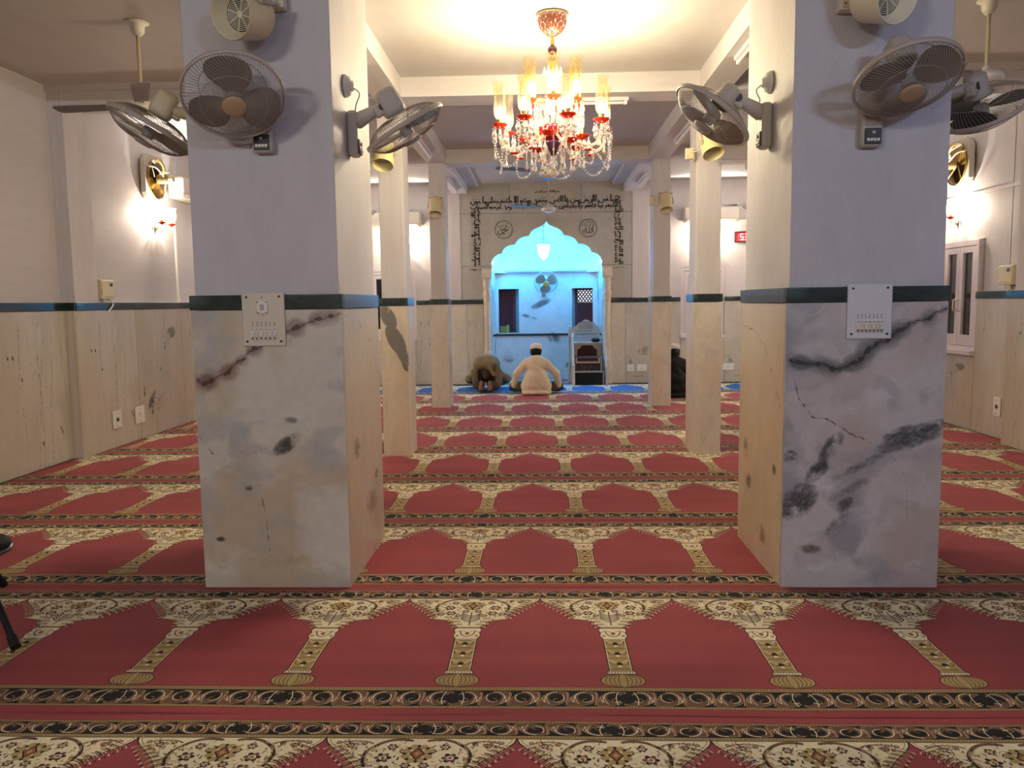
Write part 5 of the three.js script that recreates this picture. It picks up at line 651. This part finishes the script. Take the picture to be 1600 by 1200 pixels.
for (const s of [-1, 1]) {
  const g = thing('engaged_column', s < 0 ? 'carved cream marble column on the left side of the arch' : 'carved cream marble column on the right side of the arch', 'column', V(AC0 + s * 1.085, 0, ZB - 0.02)), cm = marbleMat(T.plain), R = (p, n, name, y) => part(name, lathe(p, n), cm, g, D3(0, y, 0));
  part('plinth', rbox(0.17, 0.22, 0.17, 0.006), cm, g, D3(0, 0.11, 0)); R([[0.07, 0], [0.082, 0.02], [0.07, 0.05], [0.085, 0.09], [0.085, 0.15], [0.066, 0.18], [0.078, 0.2], [0.078, 0.23], [0.06, 0.27], [0.075, 0.32], [0.078, 0.38], [0.06, 0.4]], 12, 'base', 0.22); R([[0.068, 0], [0.064, 0.45], [0.066, 0.9]], 8, 'shaft', 0.6); R([[0.066, 0], [0.08, 0.03], [0.062, 0.05], [0.076, 0.12], [0.078, 0.16], [0.06, 0.2], [0.072, 0.23], [0.06, 0.26], [0.078, 0.34], [0.07, 0.4], [0.085, 0.44]], 12, 'capital', 1.5); part('impost_block', rbox(0.18, 0.16, 0.16, 0.006), cm, g, D3(0, 2.02, 0));
}
{
  const x0 = 0.585, g = thing('pulpit', 'small white marble stepped pulpit draped with maroon carpet, right side of the niche', 'pulpit', V(0.84, 0, 14.5)), wm = marbleMat(T.niche, { color: 0xe9e4dc }), W = 0.52;
  const weave = (w, h, f) => { const [c, k] = canvas(w, h); f(k, w, h); const im = k.getImageData(0, 0, w, h); for (let i = 0; i < w * h; i++) { const m = 0.85 + 0.3 * hash(i % w, (i / w) | 0, 2); for (let q = 0; q < 3; q++) im.data[i * 4 + q] *= m; } k.putImageData(im, 0, 0); return std(0xffffff, 0.95, { map: ctex(c, true, THREE.ClampToEdgeWrapping) }); };
  const border = (k, w, h) => { k.fillStyle = '#3c1218'; k.fillRect(0, 0, w, h); k.strokeStyle = '#a79a84'; k.lineWidth = 16; k.strokeRect(14, -10, w - 28, h - 6); k.strokeStyle = '#6a5a4c'; k.lineWidth = 4; k.strokeRect(26, -10, w - 52, h - 18); };
  part('step', rbox(W + 0.04, 0.24, 0.62, 0.006), wm, g, D3(0, 0.12, -0.19)); part('step', rbox(W, 0.25, 0.45, 0.006), wm, g, D3(0, 0.365, -0.28)); part('step', rbox(W, 0.24, 0.26, 0.006), wm, g, D3(0, 0.61, -0.38));
  part('black_cover', rbox(W - 0.02, 0.235, 0.02, 0.006), std(0x0d0c0f, 0.9), g, D3(0.01, 0.12, 0.132)); part('fringe', rbox(W - 0.02, 0.03, 0.026, 0.006), std(0x9a948a, 0.9), g, D3(0.01, 0.237, 0.13));
  part('riser_carpet', rbox(W - 0.06, 0.12, 0.014, 0.004), weave(256, 64, (k, w, h) => { k.fillStyle = '#33282a'; k.fillRect(0, 0, w, h); seed = 5; for (let i = 0; i < 220; i++) { k.fillStyle = ['#7a6a55', '#1c1517', '#57423c'][i % 3]; k.fillRect(rr(0, w), rr(0, h), 6, 5); } }), g, D3(0, 0.305, -0.045)); part('tread_carpet', rbox(W - 0.05, 0.12, 0.03, 0.012), weave(256, 64, border), g, D3(0, 0.425, -0.038)); part('tread_top', rbox(W - 0.05, 0.016, 0.2, 0.006), std(0x40141b, 0.95), g, D3(0, 0.494, -0.14));
  part('back_carpet', rbox(W - 0.03, 0.25, 0.02, 0.006), weave(256, 128, (k, w, h) => { k.fillStyle = '#988c7c'; k.fillRect(0, 0, w, h); k.fillStyle = '#2e0f15'; k.beginPath(); k.moveTo(34, h); k.lineTo(34, 70); k.quadraticCurveTo(38, 50, 64, 48); k.quadraticCurveTo(66, 22, 84, 20); k.lineTo(172, 20); k.quadraticCurveTo(190, 22, 192, 48); k.quadraticCurveTo(218, 50, 222, 70); k.lineTo(222, h); k.closePath(); k.fill(); }), g, D3(0, 0.61, -0.238)); part('platform', rbox(W + 0.02, 0.03, 0.3, 0.006), wm, g, D3(0, 0.735, -0.38));
  for (const [s, h, z] of [[-1, 1.0, -0.33], [1, 1.02, -0.33]]) { const p = part('post', rbox(0.07, h, 0.08, 0.008), wm, g, D3(s * (W / 2 + 0.045), h / 2, z)); part('finial', lathe([[0, 0.075], [0.012, 0.06], [0.034, 0.03], [0.02, 0.01], [0.036, 0], [0, 0]], 20), wm, p, D3(0, h / 2, 0)); }
  const p2 = part('front_post', rbox(0.06, 0.34, 0.07, 0.008), marbleMat(T.plain), g, D3(-W / 2 - 0.01, 0.17, 0.16)); part('finial', rbox(0.072, 0.03, 0.08, 0.008), wm, p2, D3(0, 0.18, 0));
  { const s = new THREE.Shape(); s.moveTo(0, 0); s.lineTo(0.48, 0); s.lineTo(0.48, 0.92); s.lineTo(0.36, 0.86); s.quadraticCurveTo(0.2, 0.6, 0, 0.32); s.closePath(); for (const k of [-1, 1]) part('side_panel', new THREE.ExtrudeGeometry(s, { depth: 0.03, bevelEnabled: true, bevelSize: 0.003, bevelThickness: 0.003, bevelSegments: 1 }), wm, g, D3(k * (W / 2 + 0.035) + 0.016, 0, 0.14), [0, Math.PI / 2, 0]); }
  // pierced back screen
  const outl = new THREE.Shape(); outl.moveTo(-0.25, 0); outl.lineTo(-0.25, 0.24); outl.quadraticCurveTo(-0.22, 0.3, -0.17, 0.3); outl.quadraticCurveTo(-0.15, 0.36, -0.09, 0.36); outl.quadraticCurveTo(-0.06, 0.4, 0, 0.41); outl.quadraticCurveTo(0.06, 0.4, 0.09, 0.36); outl.quadraticCurveTo(0.15, 0.36, 0.17, 0.3); outl.quadraticCurveTo(0.22, 0.3, 0.25, 0.24); outl.lineTo(0.25, 0); outl.closePath();
  const inside = (x, y) => y < 0.02 ? 0 : Math.abs(x) < 0.215 && y < 0.25 ? 1 : Math.abs(x) < 0.15 && y < 0.31 ? 1 : Math.abs(x) < 0.07 && y < 0.36; for (let j = 0; j < 13; j++) for (let i = -8; i <= 8; i++) { const x = i * 0.031 + (j % 2) * 0.0155, y = 0.035 + j * 0.027; if (!inside(x, y) || Math.abs(y - 0.22) < 0.012) continue; const h = new THREE.Path(); h.moveTo(x, y - 0.012); h.lineTo(x - 0.0115, y); h.lineTo(x, y + 0.012); h.lineTo(x + 0.0115, y); h.closePath(); outl.holes.push(h); }
  part('pierced_screen', new THREE.ExtrudeGeometry(outl, { depth: 0.025, bevelEnabled: false }), wm, g, D3(0, 0.75, -0.49)); void x0;
}
solo('folded_cloth', new THREE.SphereGeometry(0.09, 20, 14).scale(0.9, 0.45, 0.7), std(0x131214, 0.9), V(1.0, 0.785, 14.78), 'small black bundle lying on the top of the pulpit', 'bundle');
for (const [x, w, h, c, lab, ry] of [[-0.735, 0.13, 0.13, 0x8a6f3c, 'brown boxed book standing at the left in the left niche window', 0.1], [-0.64, 0.06, 0.15, 0xa38a4c, 'tan book standing at the right in the left niche window', -0.15]]) { const g = thing('book', lab, 'book', V(x, 0.902 + h / 2, 15.8), undefined); g.rotation.y = ry; part('pages', box(w - 0.008, h - 0.01, 0.09), std(0xcabf9d, 0.8), g); for (const s of [-1, 1]) part('cover', rbox(w, h, 0.006, 0.002, 1), std(c, 0.7), g, D3(0, 0, s * 0.048)); part('spine', rbox(0.006, h, 0.1, 0.002, 1), std(0x2a2118, 0.7), g, D3(w / 2, 0, 0)); }

// ---------------------------------------------------------------- stool at the left edge
{
  const g = thing('stool', 'black stool with splayed legs at the left edge, only its rim and one foot showing', 'stool', V(-2.72, 0.017, 3.62)); part('seat', lathe([[0, 0.395], [0.14, 0.39], [0.165, 0.375], [0.17, 0.355], [0.16, 0.34], [0, 0.34]], 44), M.black, g); part('seat_ring', new THREE.TorusGeometry(0.165, 0.012, 10, 48).rotateX(Math.PI / 2), M.steel, g, D3(0, 0.338, 0));
  for (let i = 0; i < 3; i++) { const a = [-0.66, 1.95, 3.9][i], c = Math.cos(a), s = Math.sin(a), leg = part('leg', rod(D3(c * 0.1, 0.34, -s * 0.1), D3(c * 0.5, 0.02, -s * 0.5), 0.014, 12, 0.016), M.black, g); part('rubber_foot', rod(D3(c * 0.47, 0.044, -s * 0.47), D3(c * 0.515, 0.006, -s * 0.515), 0.02, 14, 0.022), M.black, leg); } 
}

// ---------------------------------------------------------------- people
function field(bones, cell, k = 0.03) { // one continuous surface round tapered bones [a, b, ra, rb]
  const lo = new THREE.Vector3(1e9, 1e9, 1e9), hi = lo.clone().negate(); for (const [a, b, ra, rb] of bones) for (const [p, r] of [[a, ra], [b, rb]]) { lo.min(p.clone().subScalar(r + 3 * cell)); hi.max(p.clone().addScalar(r + 3 * cell)); }
  const c = lo.clone().add(hi).multiplyScalar(0.5), ext = hi.clone().sub(lo), half = Math.max(ext.x, ext.y, ext.z) / 2, res = Math.min(110, Math.ceil(2 * half / cell) + 2), mc = new MarchingCubes(res, new THREE.MeshStandardMaterial(), false, false, 200000); mc.isolation = 0;
  const B = bones.map(([a, b, ra, rb]) => { const d = b.clone().sub(a); return [a.x, a.y, a.z, d.x, d.y, d.z, 1 / Math.max(1e-9, d.lengthSq()), ra, rb]; }), h = res / 2;
  for (let z = 0; z < res; z++) for (let y = 0; y < res; y++) for (let x = 0; x < res; x++) {
    const X = (x - h) / h * half + c.x, Y = (y - h) / h * half + c.y, Z = (z - h) / h * half + c.z; let f = 1e3;
    for (const b of B) { const px = X - b[0], py = Y - b[1], pz = Z - b[2], t = Math.max(0, Math.min(1, (px * b[3] + py * b[4] + pz * b[5]) * b[6])), dx = px - t * b[3], dy = py - t * b[4], dz = pz - t * b[5], d = Math.sqrt(dx * dx + dy * dy + dz * dz) - (b[7] + (b[8] - b[7]) * t); if (f > 100) f = d; else { const m = Math.max(0, k - Math.abs(f - d)) / k; f = Math.min(f, d) - m * m * k * 0.25; } }
    mc.field[x + y * res + z * res * res] = -f;
  }
  mc.update(); const n = mc.count, g = new THREE.BufferGeometry(); g.setAttribute('position', new THREE.BufferAttribute(mc.positionArray.slice(0, n * 3), 3)); g.setAttribute('normal', new THREE.BufferAttribute(mc.normalArray.slice(0, n * 3), 3)); g.setAttribute('uv', new THREE.BufferAttribute(new Float32Array(n * 2), 2)); g.scale(half, half, half); g.translate(c.x, c.y, c.z); return g;
}
const bone = (x, y, z, X, Y, Z, r, R = r) => [D3(x, y, z), D3(X, Y, Z), r, R];
function hand(wrist, dir, palmN, side) { // palm, four fingers of unequal length and a thumb from the side of the palm
  const d = dir.clone().normalize(), n = palmN.clone().normalize(), s = new THREE.Vector3().crossVectors(d, n).multiplyScalar(side), P = (f, l, u) => wrist.clone().addScaledVector(d, f).addScaledVector(s, l).addScaledVector(n, u), L = [[wrist, P(0.03, 0, 0), 0.026, 0.026]];
  for (let i = 0; i < 4; i++) { const l = (i - 1.5) * 0.02, len = [0.066, 0.08, 0.075, 0.058][i]; L.push([P(0.01, l * 0.6, 0), P(0.085, l, 0), 0.016, 0.012]); L.push([P(0.085, l, 0), P(0.085 + len * 0.5, l * 1.15, 0.004), 0.0098, 0.009]); L.push([P(0.085 + len * 0.5, l * 1.15, 0.004), P(0.085 + len * 0.94, l * 1.2, 0.018), 0.009, 0.0075]); }
  L.push([P(0.025, -0.026, 0), P(0.06, -0.052, 0.008), 0.013, 0.011]); L.push([P(0.06, -0.052, 0.008), P(0.095, -0.06, 0.016), 0.0105, 0.0085]); return field(L, 0.0042, 0.008);
}
function headBones(c, f) { // skull, jaw, nose and ears; f points out of the face
  const r = new THREE.Vector3().crossVectors(f, D3(0, 1, 0)).normalize(), P = (a, b, u) => c.clone().addScaledVector(f, a).addScaledVector(r, b).add(D3(0, u, 0)); return [[P(-0.02, 0, 0.035), P(0.015, 0, 0.03), 0.08, 0.078], [P(0.02, 0, -0.02), P(0.045, 0, -0.07), 0.062, 0.04], [P(0.085, 0, 0.015), P(0.105, 0, -0.02), 0.012, 0.015], [P(-0.005, 0.078, 0.01), P(0.0, 0.082, -0.02), 0.016, 0.012], [P(-0.005, -0.078, 0.01), P(0.0, -0.082, -0.02), 0.016, 0.012], [P(0.07, -0.03, 0.035), P(0.07, 0.03, 0.035), 0.02, 0.02], [P(0.09, -0.018, -0.052), P(0.09, 0.018, -0.052), 0.009, 0.009]];
}
function faceParts(g, c, f) { const r = new THREE.Vector3().crossVectors(f, D3(0, 1, 0)).normalize(); for (const s of [-1, 1]) part('eye', new THREE.SphereGeometry(0.011, 14, 10), std(0x1d1512, 0.2), g, c.clone().addScaledVector(f, 0.084).addScaledVector(r, s * 0.032).add(D3(0, 0.012, 0))); part('mouth', new THREE.SphereGeometry(0.014, 14, 10).scale(1.5, 0.45, 0.6), std(0x6a3a30, 0.5), g, c.clone().addScaledVector(f, 0.088).add(D3(0, -0.056, 0))); }
const SKIN = std(0x4a3226, 0.6), clothTex = (() => { const n = 128, d = new Uint8Array(n * n * 4); for (let i = 0; i < n * n; i++) { const v = 200 + 40 * noise((i % n) / 3, ((i / n) | 0) / 3, 4); d.set([v, v, v, 255], i * 4); } const t = new THREE.DataTexture(d, n, n); t.magFilter = THREE.LinearFilter; t.needsUpdate = true; return t; })(); void clothTex;
const cloth = (c) => phys(c, 0.9, { sheen: 0.2, sheenRoughness: 0.6 });
function wrinkle(g, amp, s) { const p = g.attributes.position, n = g.attributes.normal; for (let i = 0; i < p.count; i++) { const x = p.getX(i), y = p.getY(i), z = p.getZ(i), k = amp * ((fbm(x * 9 + y * 5 + 40, y * 6 - z * 9 + 40, s, 3) - 0.5) * 2 + 0.7 * Math.sin((x * 14 + y * 22 + 5 * noise(x * 5 + 9, y * 5 + 9, s)) * 2) * noise(x * 4 + 20, y * 4 + 20, s + 3)); p.setXYZ(i, x + n.getX(i) * k, y + n.getY(i) * k, z + n.getZ(i) * k); } g.deleteAttribute('normal'); const q = toCreasedNormals(g, 1.0); return q; }
function sitter(pos, label, C) { // sits on the floor with his back to the viewer, knees spread, hands on the knees
  const g = thing('person', label, 'person', pos), k = C.arm, sk = [bone(0, 0.13, 0.02, 0, 0.3, 0, 0.12, 0.115), bone(0, 0.3, 0, 0, 0.48, -0.02, 0.115, 0.12), bone(-0.13, 0.5, -0.02, 0.13, 0.5, -0.02, 0.06), bone(0, 0.5, -0.02, 0, 0.63, -0.04, 0.055, 0.05), ...headBones(D3(0, 0.69, -0.05), D3(0, -0.12, -1).normalize())], sl = [], tr = [], wr = [];
  for (const s of [-1, 1]) { const el = D3(s * (0.22 + 0.1 * k), 0.32, -0.03), w = D3(s * (0.25 + 0.12 * k), 0.1, -0.16), kn = D3(s * 0.36 * C.knee, 0.09, -0.24 - 0.1 * (1 - C.knee)), an = D3(-s * 0.04, 0.06, -0.3); wr.push([w, s]);
    sk.push([D3(s * 0.16, 0.5, -0.02), el, 0.048, 0.04], [el, w, 0.038, 0.026], [D3(s * 0.09, 0.11, -0.02), kn, 0.08, 0.055], [kn, an, 0.052, 0.036], [an, an.clone().add(D3(-s * 0.12, -0.015, -0.05)), 0.035, 0.026]);
    sl.push([D3(s * 0.15, 0.505, -0.02), el, 0.066, 0.056], [el, w.clone().lerp(el, 0.12), 0.054, 0.052]); tr.push([D3(s * 0.09, 0.11, -0.01), kn, 0.1, 0.075], [kn, an, 0.072, 0.055]); }
  const hands = wr.map(([w, s]) => hand(w, D3(s * 0.25, -0.42, -0.85), D3(0, -1, 0.3), s)); part('body', merge([field(sk, 0.012, 0.03), ...hands]), SKIN, g); faceParts(g, D3(0, 0.69, -0.05), D3(0, -0.12, -1).normalize());
  part('tunic', wrinkle(field([...sl, bone(0, 0.5, -0.02, 0, 0.3, 0.0, 0.135, 0.14), bone(-0.1, 0.48, -0.02, 0.1, 0.48, -0.02, 0.1), bone(0, 0.56, -0.03, 0, 0.52, -0.02, 0.068, 0.1), bone(-0.06, 0.24, 0.03, 0.06, 0.24, 0.03, 0.145), bone(-0.13, 0.13, 0.06, 0.13, 0.13, 0.06, 0.12, 0.12), bone(-0.2, 0.025, 0.16, 0.16, 0.025, 0.17, 0.03), bone(-0.19, 0.03, 0.1, 0.2, 0.03, 0.1, 0.045)], 0.012, 0.035), 0.006, 3), cloth(C.tunic), g); part('trousers', wrinkle(field(tr, 0.012, 0.05), 0.004, 6), cloth(C.trousers), g);
  const hd = D3(0, 0.69, -0.05); part('hair', field([bone(0, 0.685, -0.02, 0, 0.72, -0.035, 0.082, 0.084), bone(-0.05, 0.655, -0.015, 0.05, 0.655, -0.015, 0.038)], 0.008, 0.02), std(0x14100e, 0.8), g);
  part('cap', lathe([[0.089, 0], [0.094, 0.01], [0.095, 0.045], [0.088, 0.066], [0.06, 0.085], [0.02, 0.094], [0, 0.095]], 32), cloth(C.cap), g, hd.clone().add(D3(0, 0.03, 0.008)), [-0.14, 0, 0]);
}
sitter(V(-0.085, 0.016, 13.0), 'man in cream tunic and white cap sitting on the carpet facing the niche', { tunic: 0xe0d2bb, trousers: 0x51473f, cap: 0xede6da, arm: 1, knee: 1 });
sitter(V(2.06, 0.016, 12.5), 'man in black with white cap sitting half hidden behind the farthest right pillar', { tunic: 0x0e0c0c, trousers: 0x0c0b0b, cap: 0xded8cc, arm: 0.1, knee: 0.5 });
{ // bowing low, forehead to the floor, soles towards the viewer
  const g = thing('person', 'man in olive-brown clothes bowing to the floor with bare soles showing', 'person', V(-0.93, 0.02, 13.35)), hc = D3(0, 0.11, -0.86), sk = [bone(-0.06, 0.4, -0.22, 0.06, 0.4, -0.22, 0.125), bone(0, 0.41, -0.26, 0, 0.3, -0.62, 0.125, 0.12), bone(-0.13, 0.25, -0.68, 0.13, 0.25, -0.68, 0.06), bone(0, 0.24, -0.7, 0, 0.15, -0.8, 0.052), ...headBones(hc, D3(0, -0.92, -0.4).normalize())], tr = [], sl = [], hs = [];
  for (const s of [-1, 1]) { const kn = D3(s * 0.14, 0.07, -0.34), an = D3(s * 0.075, 0.085, 0.06), el = D3(s * 0.33, 0.14, -0.62), w = D3(s * 0.22, 0.035, -0.86);
    sk.push([D3(s * 0.08, 0.4, -0.2), kn, 0.085, 0.06], [kn, an, 0.055, 0.036], [D3(s * 0.068, 0.15, 0.065), D3(s * 0.078, 0.045, 0.105), 0.032, 0.036], [D3(s * 0.078, 0.045, 0.105), D3(s * 0.085, 0.022, 0.09), 0.034, 0.02], [D3(s * 0.16, 0.26, -0.66), el, 0.048, 0.04], [el, w, 0.038, 0.026]); for (let t = 0; t < 5; t++) sk.push(bone(s * (0.052 + t * 0.014), 0.026, 0.1, s * (0.05 + t * 0.015), 0.012, 0.06, 0.0095 - t * 0.0007));
    const kt = D3(s * 0.14, 0.095, -0.34); tr.push([D3(s * 0.085, 0.4, -0.2), kt, 0.115, 0.088], [kt, D3(s * 0.1, 0.085, 0.02), 0.088, 0.072]); sl.push([D3(s * 0.15, 0.27, -0.64), el, 0.07, 0.066], [el, w.clone().lerp(el, 0.25), 0.064, 0.045]); hs.push(hand(w, D3(-s * 0.1, -0.05, -1), D3(0, -1, 0), s)); }
  part('body', merge([field(sk, 0.0125, 0.025), ...hs]), std(0x7a4f3c, 0.6), g); faceParts(g, hc, D3(0, -0.92, -0.4).normalize()); part('trousers', wrinkle(field([...tr, bone(0, 0.33, -0.17, 0, 0.24, -0.12, 0.09, 0.06)], 0.0125, 0.05), 0.005, 9), cloth(0x3f332a), g);
  part('tunic', wrinkle(field([...sl, bone(-0.09, 0.45, -0.24, 0.09, 0.45, -0.24, 0.135), bone(0, 0.44, -0.3, 0, 0.32, -0.64, 0.165, 0.15), bone(-0.15, 0.42, -0.12, 0.14, 0.44, -0.12, 0.06), bone(-0.19, 0.34, -0.12, -0.19, 0.12, -0.14, 0.05, 0.055), bone(0.2, 0.36, -0.12, 0.2, 0.1, -0.12, 0.05, 0.055), bone(-0.22, 0.3, -0.3, -0.2, 0.1, -0.4, 0.05), bone(0.22, 0.3, -0.3, 0.22, 0.1, -0.4, 0.05), bone(0.06, 0.38, -0.07, 0.13, 0.27, -0.05, 0.035)], 0.0125, 0.05), 0.008, 12), cloth(0x77694c), g); part('hair', field([bone(0, 0.13, -0.84, 0, 0.15, -0.88, 0.083)], 0.009, 0.02), std(0x14100e, 0.8), g);
}

// ---------------------------------------------------------------- lights: strip behind the arch, and unseen battens behind the viewer, placed to light the pillar fronts
{
  const g = thing('light_strip', 'blue light strip hidden behind the edge of the arch', 'light strip', V(AC0, 2.1, 14.9)), pts = []; for (let i = 0; i <= 16; i++) { const a = Math.PI - Math.PI * i / 16; pts.push(D3(0.99 * Math.cos(a), 0.94 * Math.sin(a), 0)); } part('strip', tubeGeo(pts, 0.008, 60, 6), glow(BLUE, 8), g);
  for (let i = 0; i < 7; i++) { const a = Math.PI * (0.04 + 0.92 * i / 6), L = new THREE.PointLight(BLUE, LIGHT.niche, 0, 2); L.position.set(0.93 * Math.cos(a), 0.88 * Math.sin(a), -0.06); L.castShadow = true; g.add(L); }
}
for (const [x, z, len, col, k, lab] of [[-3.0, -2.9, 1.2, SOFT, LIGHT.unseenWarm, 'unseen warm tube light behind the viewer, placed to light the left pillar front'], [0.1, -2.9, 1.2, SOFT, LIGHT.unseenMid, 'unseen warm tube light behind the viewer, placed in the middle to light both pillar fronts'], [3.2, -2.9, 1.2, COOL, LIGHT.unseenCool, 'unseen cool tube light behind the viewer, placed to light the right pillar front bluish']]) {
  batten(x, z, len, 'x', lab, col); const L = new THREE.RectAreaLight(col, k, len, 0.06); L.position.copy(V(x, BEAM - 0.09, z)); L.lookAt(L.position.clone().add(D3(0, -0.06, -1))); scene.add(L);
}
renderer.render(scene, camera);
